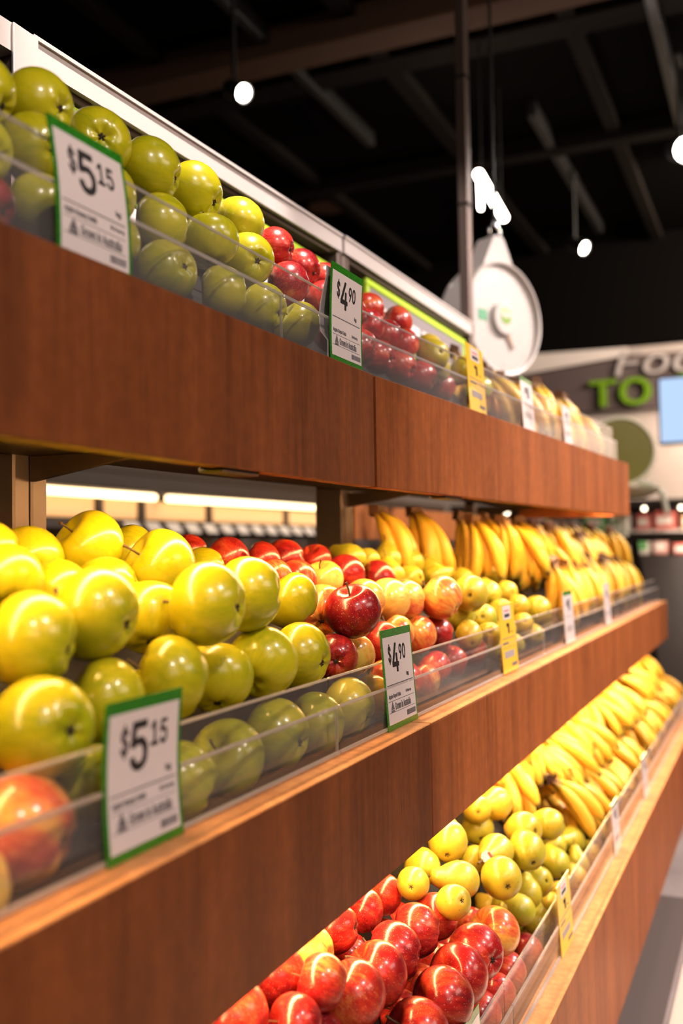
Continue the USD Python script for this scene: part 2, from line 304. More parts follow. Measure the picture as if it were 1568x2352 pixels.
def quat(R):
    q = trimesh.transformations.quaternion_from_matrix(R); return Gf.Quatf(float(q[0]), float(q[1]), float(q[2]), float(q[3]))
ORD = ['', 'first', 'second', 'third', 'fourth', 'fifth', 'sixth', 'seventh', 'eighth', 'ninth', 'tenth', 'eleventh', 'twelfth', 'thirteenth', 'fourteenth', 'fifteenth', 'sixteenth', 'seventeenth', 'eighteenth', 'nineteenth', 'twentieth']

# ------------------------------------------------------------------ the shop hall
structure('floor', box(-6, 14, -7, 6, -0.06, 0), 'floor_concrete', label='grey polished concrete floor of the shop', category='floor')
fb = structure('trim_1', box(-1.5, 3.55, 0.300, 1.9, 0.0, 0.004), 'band_grey', label='darker grey strip of the floor along the foot of the display', category='floor strip')  # darker grey sheet over the floor beside the base
structure('trim_2', box(-1.5, 3.0, -1.2, 0.285, 0.0, 0.003), 'tile_cream', label='pale cream floor tile strip in the aisle', category='floor strip')
structure('ceiling', box(-6, 14, -7, 6, 4.2, 4.3), 'ceiling_black', label='black painted shop ceiling', category='ceiling')
structure('wall_back', cat(box(10, 10.2, -7, 6, 0, 2.55), box(10, 10.2, -7, 6, 2.56, 3.115)), 'wall_plaster', label='pale plaster wall at the far end of the shop', category='wall')
structure('wall_back_upper', box(9.97, 10.2, -7, 6, 3.13, 4.2), 'ceiling_black', label='black upper wall above the food counter sign', category='wall')
structure('wall_left', box(-6, 14, 5.8, 6, 0, 4.2), 'wall_dark', label='dark wall behind the neighbouring aisle', category='wall')
structure('wall_right', box(-6, 14, -7.2, -7, 0, 4.2), 'wall_brown', label='brown wall on the other side of the shop', category='wall')
structure('wall_front', box(-6.2, -6, -7, 6, 0, 4.2), 'wall_brown', label='brown wall behind the photographer', category='wall')
# ceiling steel and services
structure('ceiling_beam', box(4.98, 5.22, -5.5, 5.5, 4.02, 4.2, .01), 'beam_brown', label='brown ceiling beam crossing nearest above the shelves', category='beam')
structure('ceiling_beam', box(7.2, 7.36, -5.5, 5.5, 4.08, 4.2, .01), 'duct_dark', label='dark ceiling beam crossing further down the shop', category='beam')
structure('ceiling_beam', box(5.5, 5.72, -5.5, 5.5, 4.12, 4.2, .01), 'duct_dark', label='dark thin ceiling beam just beyond the brown beam', category='beam')
for y, w, lab in ((2.05, .12, 'dark conduit tray running above the pole'), (0.95, .10, 'dark conduit tray right of the pole'), (3.3, .10, 'dark conduit tray above the left lamp')):
    structure('ceiling_conduit', box(3.0, 10, y, y + w, 4.13, 4.2, .006), 'duct_dark', label=lab, category='conduit')
structure('ceiling_speaker', cat(trimesh.creation.cylinder(radius=.17, height=.03, transform=trimesh.transformations.translation_matrix([7.84, 3.53, 4.185]))), 'beam_brown', label='round brown ceiling speaker left of the pole', category='speaker')

def spotlight(name, loc, d, label, lens, size=1.0, track=True):
    t = thing(name, label, 'spotlight', loc)
    R = aim(d)
    can = lathe([(0.0, -.16), (.035, -.16), (.046, -.15), (.052, -.02), (.055, .0), (.048, .0), (.044, -.015), (.0, -.016)], 28)
    can.apply_scale(size); can.apply_transform(R); part(t, 'lamp_can', can, 'black_plastic', 40)
    ln = lathe([(0.0, -.012), (.043, -.012), (.043, -.006), (.025, -.001), (0.0, 0.0)], 28); ln.apply_scale(size); ln.apply_transform(R); part(t, 'lens', ln, lens, True, 'glowing warm white lens')
    up = 4.12 - loc[2]; k = R[:3, :3] @ [0, 0, -.10 * size]
    part(t, 'stem', rod([k[0], k[1], k[2]], [k[0], k[1], up], .012), 'black_plastic', 40)
    part(t, 'adapter', box(k[0] - .09, k[0] + .09, k[1] - .02, k[1] + .02, up - .03, up, .004), 'black_plastic')
    return t
spotlight('spotlight', (4.35, 2.41, 3.5), (-.30, -.75, -.45), 'black track spotlight glowing above the left shelf end', 'lamp_white', .95)
spotlight('spotlight', (7.8, 1.32, 3.5), (-.35, -.75, -.45), 'small black track spotlight glowing right of the hanging scale', 'lamp_white', 1.05)
spotlight('spotlight', (6.10, 0.43, 3.5), (-.88, -.33, -.38), 'dazzling spotlight at the right edge of the ceiling', 'lamp_flare', 1.5)
for (a, b, lab) in (((3.9, 2.62), (6.6, 2.62), 'black lighting track carrying the left spotlight'), ((6.6, 1.45), (9.4, 1.45), 'black lighting track carrying the spotlight by the scale'), ((5.2, 0.55), (8.0, 0.55), 'black lighting track carrying the dazzling spotlight')):
    structure('ceiling_track', box(a[0], b[0], a[1] - .03, a[1] + .03, 4.09, 4.2, .004), 'black_plastic', label=lab, category='lighting track')
t = thing('pendant_tube_light', 'white tube light beside the tall pole, with its pole reflection as second tube', 'light', (5.42, 1.5, 3.3))
part(t, 'tube', cat(tube([(0, 0, 0), (.2, .015, 0), (.80, .06, 0)], .027, 12)), 'lamp_white', 40)
part(t, 'tube', cat(tube([(.04, .005, .0), (.30, .075, 0), (.56, .145, 0)], .014, 12)), 'lamp_white', 40)  # glowing rod stands for the lamp reflection on the pole edge
part(t, 'hanger', cat(rod((.72, .055, .02), (.72, .055, .82), .004), rod((.08, .006, .02), (.08, .006, .82), .004)), 'black_plastic')

# far wall: food counter
structure('soffit_trim', hull([(9.9, 2.6, 3.125), (9.9, 1.3, 3.10), (9.9, 2.6, 2.90), (9.9, 1.3, 3.02), (10, 2.6, 3.125), (10, 1.3, 3.10), (10, 2.6, 2.90), (10, 1.3, 3.02)]), 'soffit_white', label='pale sloping soffit board on the far wall', category='soffit')
structure('wall_back_band', box(9.93, 10.0, -7, 6, 2.50, 3.02, .005), 'wall_mauve', label='mauve band of the far wall behind the lettering', category='wall band')
def letters(txt, h, depth, bold=True):
    m = meshkit.text_mesh(txt, h, depth, bold); m.apply_translation([-m.bounds[0][0], 0, 0]); return m
def face_aisle(m, x, y, z, w=None, shear=0.0):
    """put lettering (xy plane) on a wall whose face looks back along -x; reads towards -y"""
    v = m.vertices.copy(); s = 1.0 if w is None else w / (v[:, 0].max() - v[:, 0].min())
    m.vertices = np.stack([x - v[:, 2], y - (v[:, 0] * s + shear * v[:, 1]), z + v[:, 1]], 1); m.fix_normals(); return m
t = thing('wall_sign', 'food counter lettering in white script and lime capitals on far wall', 'sign', (9.93, 0, 0))
part(t, 'script_lettering', face_aisle(letters('Food', .235, .04, False), 0, 1.42, 2.83, 1.02, .28), 'letter_white', label='white slanted lettering')
part(t, 'capital_lettering', face_aisle(letters('TO', .245, .05, True), 0, 1.665, 2.545, .58), 'letter_green', label='lime green capitals')
part(t, 'capital_lettering', face_aisle(letters('GO', .245, .05, True), 0, .905, 2.545, .62), 'letter_green', label='lime green capitals')
t = thing('menu_screen', 'pale blue lit menu screen hanging at the right edge', 'screen', (8, 0, 0))
part(t, 'display', box(-.005, .0, -.1, .815, 1.97, 2.46), 'screen_blue'); part(t, 'casing', box(.0, .06, -.12, .83, 1.95, 2.475, .006), 'black_plastic'); part(t, 'hanger', rod((.03, .35, 2.47), (.03, .35, 4.2), .02), 'black_plastic')

def weighing_scale():
    t = thing('weighing_scale', 'white round hanging produce scale behind the tall pole', 'scale', (3.60, .94, 2.03))
    R = aim((-.42, -.905, 0.0)); T = lambda m: (m.apply_transform(R), m)[1]; r = .212
    part(t, 'drum', T(lathe([(0, -.115), (r * .80, -.115), (r * .93, -.100), (r * .99, -.07), (r, .0), (r, .028), (r * .985, .034), (r * .95, .034), (r * .94, .024), (0, .024)], 64)), 'scale_white', 40)
    part(t, 'dial_face', T(lathe([(0, .022), (r * .93, .022), (r * .93, .027), (0, .027)], 64)), 'scale_face', 40)
    part(t, 'rim', T(lathe([(r * .93, .026), (r * .99, .030), (r * 1.005, .040), (r * .985, .046), (r * .95, .044), (r * .93, .036), (r * .93, .026)], 64)), 'scale_white', 40)
    up = np.array([0, 0, 1.0]); side = R[:3, 0]; nrm = R[:3, 2]
    P = lambda a, c, d=.0: side * a + up * c + nrm * d
    k = 0
    for a in np.linspace(0, 2 * np.pi, 40, endpoint=False):
        k += 1; u, w = math.cos(a), math.sin(a); big = k % 5 == 1; l = .020 if big else .010; h = .0022 if big else .0012
        tv = np.array([-w, u]); q = [P(u * rr + tv[0] * s * h, w * rr + tv[1] * s * h, d) for rr in (r * .88, r * .88 - l) for s in (-1, 1) for d in (.0268, .0280)]
        part(t, 'scale_mark', hull(q), 'ink_mid')
    part(t, 'hub', T(lathe([(0, .026), (.062, .026), (.064, .040), (.058, .046), (0, .047)], 40)), 'scale_white', 40, 'white round boss')
    cup = []
    for a in np.linspace(-2.6, -.54, 12): cup.append((math.cos(a) * .030, .004 + math.sin(a) * .026))
    cup += [(.030, .012), (.014, .002), (-.014, .002), (-.030, .012)]
    em = trimesh.creation.extrude_polygon(__import__('shapely').Polygon(cup).buffer(0), .0015); em.vertices = np.array([P(v[0], v[1], .0465 + v[2]) for v in em.vertices]); em.fix_normals()
    part(t, 'emblem', em, 'letter_green', label='green leafy emblem')
    for a, l in ((-.95, .026), (0.0, .034), (.95, .026)):
        c = np.array([math.sin(a) * .026, .014 + math.cos(a) * .006]); e = c + np.array([math.sin(a) * .5, 1.0]) * l * .62
        lf = [(c[0], c[1]), (c[0] + .007, (c[1] + e[1]) / 2), (e[0], e[1]), (c[0] - .007, (c[1] + e[1]) / 2)]
        m = trimesh.creation.extrude_polygon(__import__('shapely').Polygon(lf), .0015); m.vertices = np.array([P(v[0], v[1], .0465 + v[2]) for v in m.vertices]); m.fix_normals(); part(t, 'emblem_leaf', m, 'lime')
    part(t, 'green_patch', hull([P(x, z, d) for x in (-.135, -.085) for z in (-.018, .022) for d in (.0268, .0282)]), 'patch_green', label='small green printed patch')
    part(t, 'pointer', hull([P(.0, .0, .036), P(-.022, -.01, .036), P(.045, -.105, .034), P(.058, -.098, .034), P(.0, .0, .040), P(.055, -.112, .038)]), 'pointer_tan', label='tan pointer')
    part(t, 'lug', hull([P(x, z, d) for x, z in ((-.095, r * .86), (.095, r * .86), (-.034, r + .085), (.034, r + .085), (-.02, r + .1), (.02, r + .1)) for d in (-.06, .02)]), 'scale_white', 30, 'white tapered hanging lug')
    part(t, 'shackle', tube([P(math.sin(a) * .030, r + .122 + math.cos(a) * .030) for a in np.linspace(-2.7, 2.7, 20)], .006, 10), 'chrome', True)
    part(t, 'hook_pin', tube([P(-.036, r + .100), P(.036, r + .100)], .008, 10), 'chrome', True)
    part(t, 'hanger_rod', tube([P(0, r + .150), P(0, 4.2 - 2.035 - .002)], .006, 8), 'black_plastic')
    part(t, 'pan_link', tube([P(0, -r * .98), P(0, -r - .05)], .009, 8), 'chrome', True)
    part(t, 'pan', (lambda m: (m.apply_translation([0, 0, -r - .13]), m)[1])(lathe([(0, 0), (.10, .006), (.155, .045), (.165, .07), (.157, .07), (.10, .016), (0, .010)], 48)), 'chrome', 40)
    for a in (0.3, 2.4, 4.5):
        part(t, 'pan_wire', tube([P(0, -r - .045), np.array([math.cos(a) * .16, math.sin(a) * .16, -r - .062])], .003, 6), 'chrome')
weighing_scale()
def round_dial():
    t = thing('round_dial', 'olive green round dial with cream rim at the far shelf end', 'dial', (5.5, .775, 1.69))
    R = aim((-.90, -.36, 0.02)); T = lambda m: (m.apply_transform(R), m)[1]
    part(t, 'face', T(lathe([(0, .02), (.17, .02), (.172, .026), (0, .03)], 48)), 'disc_olive', 40)
    part(t, 'rim', T(lathe([(.165, -.06), (.182, -.06), (.190, -.04), (.190, .022), (.184, .032), (.172, .032), (.170, .02), (.165, -.06)], 48)), 'disc_cream', 40, 'cream rim')
    part(t, 'pan', (lambda m: (m.apply_translation([0, -.03, -.26]), m)[1])(lathe([(0, 0), (.10, .005), (.17, .04), (.18, .06), (.172, .06), (.10, .015), (0, .01)], 40)), 'disc_cream', 40)
    part(t, 'arm', tube([(0, -.09, -.17), (.0, -.17, -.19), (0, -.215, -.235), (0, -.235, -.34)], .016, 10), 'pipe_cream', 40)
    part(t, 'stand', box(-.03, .03, -.03, .03, -.46, -.17, .004), 'disc_cream')
round_dial()
t = thing('trestle_stand', 'black trestle stand carrying the round dial', 'stand', (5.9, 0, 0))
part(t, 'top_rail', box(-.6, .25, .1, 1.05, 1.205, 1.232, .004), 'black_plastic')
for (a, c) in (((-.2, .74, 1.21), (-.1, .58, .0)), ((.15, .30, 1.21), (.2, .16, .0)), ((.15, .95, 1.21), (.1, 1.1, .0)), ((-.5, .15, 1.21), (-.52, .05, .0))):
    part(t, 'leg', tube([a, c], .022, 8), 'black_plastic', 40)

# open chiller of packaged food on the far wall
t = thing('open_chiller', 'dark open chiller shelves of packaged food against far wall', 'chiller', (8.6, 0, 0))
part(t, 'carcass', cat(box(.5, .8, -1.6, 2.7, 0, 1.52), box(0, .8, -1.6, 2.7, 0, 1.10, .01), box(-.05, .8, -1.6, 2.7, 1.50, 1.56, .01)), 'counter_dark')
part(t, 'shelf', box(.1, .5, -1.6, 2.7, 1.29, 1.31), 'soffit_white')
for k in range(14):
    part(t, 'lamp', (lambda m: (m.apply_translation([-.03, -1.3 + k * .29, 1.485]), m)[1])(trimesh.creation.icosphere(2, .016)), 'small_lamp', True, 'tiny warm lamp')
rg = np.random.default_rng(11)
PK = ['pink', 'red', 'green', 'white', 'orange', 'black', 'brown']
SEEN = {}
for lev, z0 in (('lower', 1.10), ('upper', 1.31)):
    y = 2.6; n = 0
    while y > -.5:
        w = rg.uniform(.10, .20); h = rg.uniform(.09, .165); k = int(rg.integers(0, 7)); n += 1
        b = thing('food_package', f'blurred {PK[k]} food package, {ORD[n]} from left on {lev} shelf of far chiller', 'package', (8.62, y - w / 2, z0 + .0015), 'packages in the far chiller')
        part(b, 'carton', box(.05, .30, -w / 2, w / 2, 0, h, .012), 'package_%03d' % k, 30)
        part(b, 'label', box(.047, .052, -w * .35, w * .35, h * .25, h * .7, .001), 'package_%03d' % (3 if k != 3 else 2))
        y -= w + rg.uniform(.01, .05)

# the neighbouring aisle seen between the shelves
t = thing('produce_wall_cabinet', 'far wall produce cabinet with glowing cream header panels', 'cabinet', (0, 3.25, 0))
part(t, 'carcass', cat(box(2.5, 12, .2, .9, 0, 1.0, .01), box(2.5, 12, .75, .9, 0, 1.9), box(2.5, 12, -.05, .9, 1.51, 1.62, .01)), 'deck_brown')
xs = [3.3, 3.80, 4.32, 4.42, 4.80, 4.98, 5.42, 5.50, 6.48, 7.0, 7.6, 8.2]
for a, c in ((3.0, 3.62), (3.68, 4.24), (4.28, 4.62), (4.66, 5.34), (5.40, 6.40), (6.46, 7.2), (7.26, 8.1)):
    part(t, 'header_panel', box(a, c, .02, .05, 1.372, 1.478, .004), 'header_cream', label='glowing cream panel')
    part(t, 'divider', box(c + .005, c + .055, .0, .06, 1.36, 1.51, .004), 'deck_brown')
part(t, 'price_rail', box(2.5, 12, -.02, .0, 1.315, 1.362, .003), 'band_grey')
for k in range(15):
    part(t, 'price_card', hull([(x, y, z) for x in (4.42 + k * .20, 4.545 + k * .20) for y, z in ((-.075, 1.300), (-.070, 1.296), (-.030, 1.356), (-.025, 1.352))]), 'letter_card')
for k, (a, c) in enumerate(((3.10, 4.685), (4.816, 7.02))):
    l = thing('tube_light', ('left ' if k == 0 else 'right ') + 'glowing warm tube light under the neighbouring cabinet', 'tube light', (a, 3.2, 1.494))
    part(l, 'tube', tube([(0, 0, 0), (.02, 0, 0), (c - a, 0, .012 * k)], .020, 12), 'far_tube', 40)
    part(l, 'holder', box(0, c - a, -.02, .02, .026, .04, .004), 'deck_brown')
rg = np.random.default_rng(4)
n = 0
for row in range(2):
    for k in range(26):
        n += 1; c = ['leaf_green', 'package_003', 'counter_dark', 'disc_cream', 'leaf_green', 'counter_dark'][int(rg.integers(0, 6))]
        nm = {'leaf_green': 'leafy green', 'package_003': 'pale', 'counter_dark': 'dark', 'disc_cream': 'cream'}[c]
        m = trimesh.creation.icosphere(2, .055); m.apply_scale([1, 1, .8]); m.apply_translation([0, 0, .044])
        m.vertices *= (1 + .15 * (meshkit.noise(m.vertices * 40, n)[:, None] - .5))
        v = thing('vegetable', f'blurred {nm} vegetable in neighbouring cabinet, {ORD[k % 20 + 1]} along {"front" if row == 0 else "back"} row' + (' after the gap' if k >= 20 else ''), 'vegetable', (4.3 + k * .145 + row * .07, 3.47 + row * .16, 1.0 + row * .0), 'vegetables in the neighbouring cabinet')
        part(v, 'body', m, c, True)
        part(v, 'stalk', (lambda q: (q.apply_translation([0, 0, .087]), q)[1])(lathe([(0, 0), (.012, 0), (.009, .02), (.014, .026), (0, .028)], 8)), 'leaf_green', True)

# ------------------------------------------------------------------ the display: posts, rails, boards
def upright(x0, x1, y0, y1, z0, z1, label, split=True, joints=()):
    t = thing('upright_post', label, 'post', (x0, y0, 0))
    w = x1 - x0; h = (w - .004) / 2
    part(t, 'half_post', box(0, h, 0, y1 - y0, z0, z1, .003), 'post_metal')
    part(t, 'half_post', box(w - h, w, 0, y1 - y0, z0, z1, .003), 'post_metal')
    part(t, 'seam_strip', box(h - .001, w - h + .001, .006, y1 - y0 - .006, z0, z1), 'seam_black')
    for z in joints: part(t, 'joint_collar', box(-.002, w + .002, -.002, y1 - y0 + .002, z, z + .012, .002), 'seam_black')
    return t
upright(1.058, 1.126, .95, 1.02, 0.0, 1.885, 'grey steel post behind green apples, left of the others')
upright(2.166, 2.236, .95, 1.02, 0.0, 1.905, 'grey steel post rising behind the bananas of the middle shelf')
upright(3.288, 3.335, .95, .985, 0.0, 4.2, 'tall grey pole rising from the shelves to the ceiling', joints=(2.37, 2.82))
upright(4.30, 4.37, .95, 1.02, 0.0, 1.45, 'far grey steel post under the upper shelf end')
def rail(a, c, label):
    t = thing('header_rail', label, 'rail', (0, 0, 0))
    part(t, 'channel', skew_box(a, c, .05, .040), 'rail_metal')
    part(t, 'lip', skew_box((a[0], a[1] - .004, a[2] + .036), (c[0], c[1] - .004, c[2] + .036), .058, .006), 'rail_metal')
    part(t, 'underside_channel', skew_box((a[0] + .05, a[1] + .01, a[2] - .012), (c[0] - .05, c[1] + .01, c[2] - .012), .03, .013), 'deck_brown')
rail((1.092, .945, 1.881), (2.180, .945, 1.905), 'bright pinkish white steel rail above the green apples')
rail((2.196, .945, 1.908), (3.286, .945, 1.917), 'greyer steel rail between short post and tall pole')
t = thing('header_rail', 'short pale steel rail end at the upper left corner', 'rail', (0, 0, 0))
part(t, 'channel', skew_box((-.2, .945, 1.853), (1.088, .945, 1.881), .05, .040), 'rail_metal'); part(t, 'bracket_plate', box(1.050, 1.10, .940, .945, 1.75, 1.92, .001), 'rail_metal')

def frame_sign(x0, x1, z0, z1, label):
    t = thing('hanging_sign', label, 'sign', (x0, .958, z0))
    w, h = x1 - x0, z1 - z0; f = .019
    part(t, 'panel', box(f, w - f, .004, .012, f, h - f), 'sign_grey')
    for nm, m in (('top', box(0, w, 0, .016, h - f, h, .003)), ('bottom', box(0, w, 0, .016, 0, f, .003)), ('end', box(0, f, 0, .016, f, h - f, .003)), ('end', box(w - f, w, 0, .016, f, h - f, .003))):
        part(t, nm + '_frame_bar', m, 'lime')
    rg = np.random.default_rng(int(x0 * 100)); x = f + .06
    for r in range(2):
        x = f + .05
        while x < w - f - .1:
            l = rg.uniform(.04, .11); part(t, 'print_mark', box(x, min(x + l, w - f - .03), .002, .004, h - .085 - r * .055, h - .055 - r * .055), 'sign_print'); x += l + .025
frame_sign(1.20, 2.135, 1.765, 1.868, 'lime framed grey sign hanging behind the upper green apples')
frame_sign(2.37, 3.255, 1.735, 1.893, 'lime framed grey sign hanging left of the tall pole')

UP_TURN = .0575                              # the second bay of the upper shelf stands out a little towards its far end
def upper(x, y): return y - (max(0.0, x - 1.438) * UP_TURN)
def turn(m):
    v = m.vertices; v[:, 1] -= np.maximum(0, v[:, 0] - 1.438) * UP_TURN; return m
def sheet(profile, x0, x1, th=.006):
    """a bent tray: profile of (y, z) points from the aisle inwards, thickness downwards"""
    p = np.array(profile, float); n = len(p); V = []
    for x in (x0, x1):
        for q in p: V.append([x, q[0], q[1]])
        for q in p: V.append([x, q[0] + th * .4, q[1] - th])
    F = []; o = 2 * n
    for i in range(n - 1):
        F += [[i, o + i, o + i + 1], [i, o + i + 1, i + 1], [n + i, n + i + 1, o + n + i + 1], [n + i, o + n + i + 1, o + n + i]]
        F += [[i, i + 1, n + i + 1], [i, n + i + 1, n + i], [o + i, o + n + i + 1, o + i + 1], [o + i, o + n + i, o + n + i + 1]]
    for i in (0, n - 1): F += [[i, n + i, o + n + i], [i, o + n + i, o + i]]
    m = trimesh.Trimesh(V, F, process=False); m.fix_normals(); return m
def led(name, label, x0, x1, y, z, fn=lambda m: m):
    k = 0; L = 1.16; x = x0
    while x < x1 - .2:
        e = min(x + L, x1); k += 1
        t = thing('shelf_tube_light', f'warm tube light under the {label} shelf, {ORD[k]} along it', 'tube light', (0, 0, 0), 'tube lights under the shelves')
        part(t, 'tube', fn(tube([(x + .02, y, z), (x + .06, y, z), (e - .02, y, z)], .010, 10)), 'led_tube', 40)
        part(t, 'housing', fn(cat(box(x, e, y - .014, y + .018, z + .0115, z + .0145, .001), box(x, e, y + .0155, y + .018, z - .005, z + .012))), 'black_plastic')  # second box: unseen rear flange, added to cut light thrown backwards
        x = e + .012

# upper shelf
t = thing('produce_shelf', 'upper produce shelf with reddish brown wooden front boards', 'shelf', (0, 0, 0))
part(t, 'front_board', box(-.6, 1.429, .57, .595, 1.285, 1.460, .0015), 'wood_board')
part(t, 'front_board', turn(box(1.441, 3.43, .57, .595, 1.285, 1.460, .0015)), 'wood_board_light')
part(t, 'board_gap', box(1.426, 1.444, .592, .60, 1.285, 1.458), 'seam_black')
part(t, 'deck', turn(cat(box(-.6, 1.438, .595, .945, 1.325, 1.345), box(1.438, 3.43, .595, .945, 1.325, 1.345))), 'deck_brown')
part(t, 'deck_rim', turn(cat(box(-.6, 1.438, .595, .620, 1.29, 1.45), box(1.438, 3.425, .595, .620, 1.29, 1.45))), 'deck_brown')
part(t, 'end_panel', turn(box(3.41, 3.43, .595, .94, 1.285, 1.46)), 'wood_board_light')
for a, c in ((-.6, 1.435), (1.437, 2.36)):
    part(t, 'produce_tray', turn(sheet([(.622, 1.452), (.725, 1.452), (.775, 1.565), (.81, 1.615), (.93, 1.635)], a, c)), 'tray_black')
part(t, 'produce_tray', turn(sheet([(.622, 1.452), (.700, 1.452), (.80, 1.49), (.94, 1.51)], 2.362, 3.40)), 'tray_black')
for x in (1.09, 2.20, 3.31):
    part(t, 'brace', hull([(x + i, y, z) for i in (-.006, .006) for y, z in ((.72, 1.324), (.945, 1.324), (.945, 1.29))]), 'deck_brown')
for x in (0.98, 1.75):
    part(t, 'board_clip', turn(box(x, x + .09, .578, .61, 1.280, 1.287, .002)), 'black_plastic')
led('upper', 'upper', -.91, 3.4, .645, 1.309, turn)

# middle shelf
t = thing('produce_shelf', 'middle produce shelf with brown wooden boards and lit top edge', 'shelf', (0, 0, 0))
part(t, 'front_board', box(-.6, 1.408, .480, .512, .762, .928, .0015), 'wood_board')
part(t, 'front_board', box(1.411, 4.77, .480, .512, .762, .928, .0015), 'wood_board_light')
for a, c in ((-.6, 1.407), (1.412, 4.77)):
    part(t, 'top_edge', box(a, c, .480, .519, .9282, .9305, .0008), 'wood_edge_lit', label='wooden top edge with tube glow in its colour')
part(t, 'board_gap', box(1.406, 1.413, .483, .511, .765, .926), 'seam_black')
part(t, 'deck', cat(box(-.6, 4.75, .512, .945, .800, .818), box(-.6, 4.75, .512, .535, .77, .91)), 'deck_brown')
part(t, 'end_panel', box(4.75, 4.77, .512, .945, .762, .928), 'wood_board_light')
part(t, 'produce_tray', sheet([(.536, .885), (.640, .885), (.705, 1.02), (.745, 1.07), (.80, 1.095), (.92, 1.13), (.944, 1.135)], -.6, 4.74), 'tray_black')
for x in (1.09, 2.20, 3.28, 4.33):
    part(t, 'brace', hull([(x + i, y, z) for i in (-.012, .012) for y, z in ((.60, .799), (.945, .799), (.945, .72))]), 'post_metal')
led('middle', 'middle', -.55, 4.7, .550, .776)

# lower shelf
t = thing('produce_shelf', 'lowest produce shelf with deep wooden board down to the floor', 'shelf', (0, 0, 0))
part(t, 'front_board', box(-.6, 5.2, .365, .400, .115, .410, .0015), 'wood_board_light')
part(t, 'top_edge', box(-.6, 5.2, .365, .412, .4102, .4125, .0008), 'wood_edge_lit', label='wooden top edge with tube glow in its colour')
part(t, 'kick_board', box(-.6, 5.2, .46, .48, 0, .14), 'black_plastic')
part(t, 'deck', cat(box(-.6, 5.2, .40, .945, .28, .30), box(-.6, 5.2, .40, .425, .28, .40)), 'deck_brown')
part(t, 'produce_tray', sheet([(.4225, .362), (.495, .362), (.547, .455), (.588, .555), (.63, .598), (.944, .645)], -.6, 2.42), 'tray_black')
part(t, 'produce_tray', sheet([(.4225, .362), (.500, .362), (.575, .43), (.640, .53), (.70, .575), (.944, .645)], 2.422, 5.18), 'tray_black')
part(t, 'back_panel', box(-.6, 5.2, 1.25, 1.27, 0.0, 1.22), 'counter_dark')
part(t, 'back_board', box(3.0, 5.2, 1.27, 1.29, 1.0, 1.335, .002), 'wood_back', label='orange brown wooden back board')
structure('display_end_panel', box(4.9, 4.95, 1.0, 1.9, 0, 1.3), 'counter_dark', label='dark panel closing the far end of the display', category='panel')

# ------------------------------------------------------------------ clear acrylic fences
def fence(label, x0, x1, yb, zb, ht, hf, fn=lambda m: m):
    t = thing('acrylic_fence', label, 'fence', (0, 0, 0), 'clear fences along the shelf fronts')
    th = .003; yr = yb + .014
    zb += .002
    part(t, 'front_sheet', fn(box(x0, x1, yb, yb + th, zb, zb + hf)), 'acrylic_sheet')
    part(t, 'rear_sheet', fn(box(x0, x1, yr, yr + th, zb + .012, zb + ht)), 'acrylic_sheet')
    part(t, 'front_rim', fn(box(x0, x1, yb - .0005, yb + th + .0005, zb + hf, zb + hf + .004, .0008)), 'acrylic_edge')
    part(t, 'rear_rim', fn(box(x0, x1, yr - .0003, yr + th + .0003, zb + ht, zb + ht + .0028, .0006)), 'acrylic_edge')
    part(t, 'foot_bead', fn(box(x0, x1, yb - .003, yb + .003, zb - .0008, zb + .003, .001)), 'acrylic_edge')
    part(t, 'end_edge', fn(box(x1 - .002, x1, yb, yb + th, zb, zb + hf)), 'acrylic_edge')
for k, (a, c) in enumerate(((-.6, .38), (.383, 1.180), (1.186, 1.438))):
    fence(f'clear acrylic fence on the upper shelf, {ORD[k + 1]} from the left, before the board joint', a, c, .600, 1.462, .112, .066)
for k, (a, c) in enumerate(((1.440, 2.40), (2.403, 3.40))):
    fence(f'clear acrylic fence on the upper shelf, {ORD[k + 1]} past the board joint', a, c, .600, 1.462, .112, .066, turn)
for k, (a, c) in enumerate(((-.6, .30), (.303, 1.152), (1.157, 1.409), (1.412, 2.35), (2.353, 3.5), (3.503, 4.74))):
    fence(f'clear acrylic fence on the middle shelf, {ORD[k + 1]} from the left', a, c, .515, .931, .091, .056)
for k, (a, c) in enumerate(((.2, 1.55), (1.553, 2.75), (2.753, 3.95), (3.953, 5.15))):
    fence(f'clear acrylic fence on the lowest shelf, {ORD[k + 1]} from the left', a, c, .402, .4125, .088, .055)

# ------------------------------------------------------------------ price tickets
def bend(m, H, bow, lean, twist=0.0):
    """card in the xz plane (x along, z up, -y towards the aisle): bowed and leaning"""
    v = m.vertices; s = v[:, 2] / H
    v[:, 1] += lean * s + bow * np.sin(np.pi * s) + twist * (v[:, 0] - .055) * s
    return m
def card(W, H, y0, y1, x0=0.0, z0=0.0, n=10):
    m = trimesh.creation.box([W, y1 - y0, H]); m.apply_translation([x0 + W / 2, (y0 + y1) / 2, z0 + H / 2])
    zs = np.linspace(z0, z0 + H, n + 1); V = []; F = []
    for z in zs: V += [[x0, y0, z], [x0 + W, y0, z], [x0 + W, y1, z], [x0, y1, z]]
    for i in range(n):
        for k in range(4):
            a, b = i * 4 + k, i * 4 + (k + 1) % 4; F += [[a, b, b + 4], [a, b + 4, a + 4]]
    F += [[0, 2, 1], [0, 3, 2]]; e = n * 4; F += [[e, e + 1, e + 2], [e, e + 2, e + 3]]
    return trimesh.Trimesh(V, F, process=False)
def write(txt, x, z, h, w, y, bold=True):
    m = meshkit.text_mesh(txt, h, .0004, bold); v = m.vertices; b = m.bounds
    s = w / (b[1][0] - b[0][0]); v = np.stack([x + (v[:, 0] - b[0][0]) * s, y - v[:, 2], z + v[:, 1]], 1)
    m = trimesh.Trimesh(v, m.faces, process=False); m.fix_normals(); return m
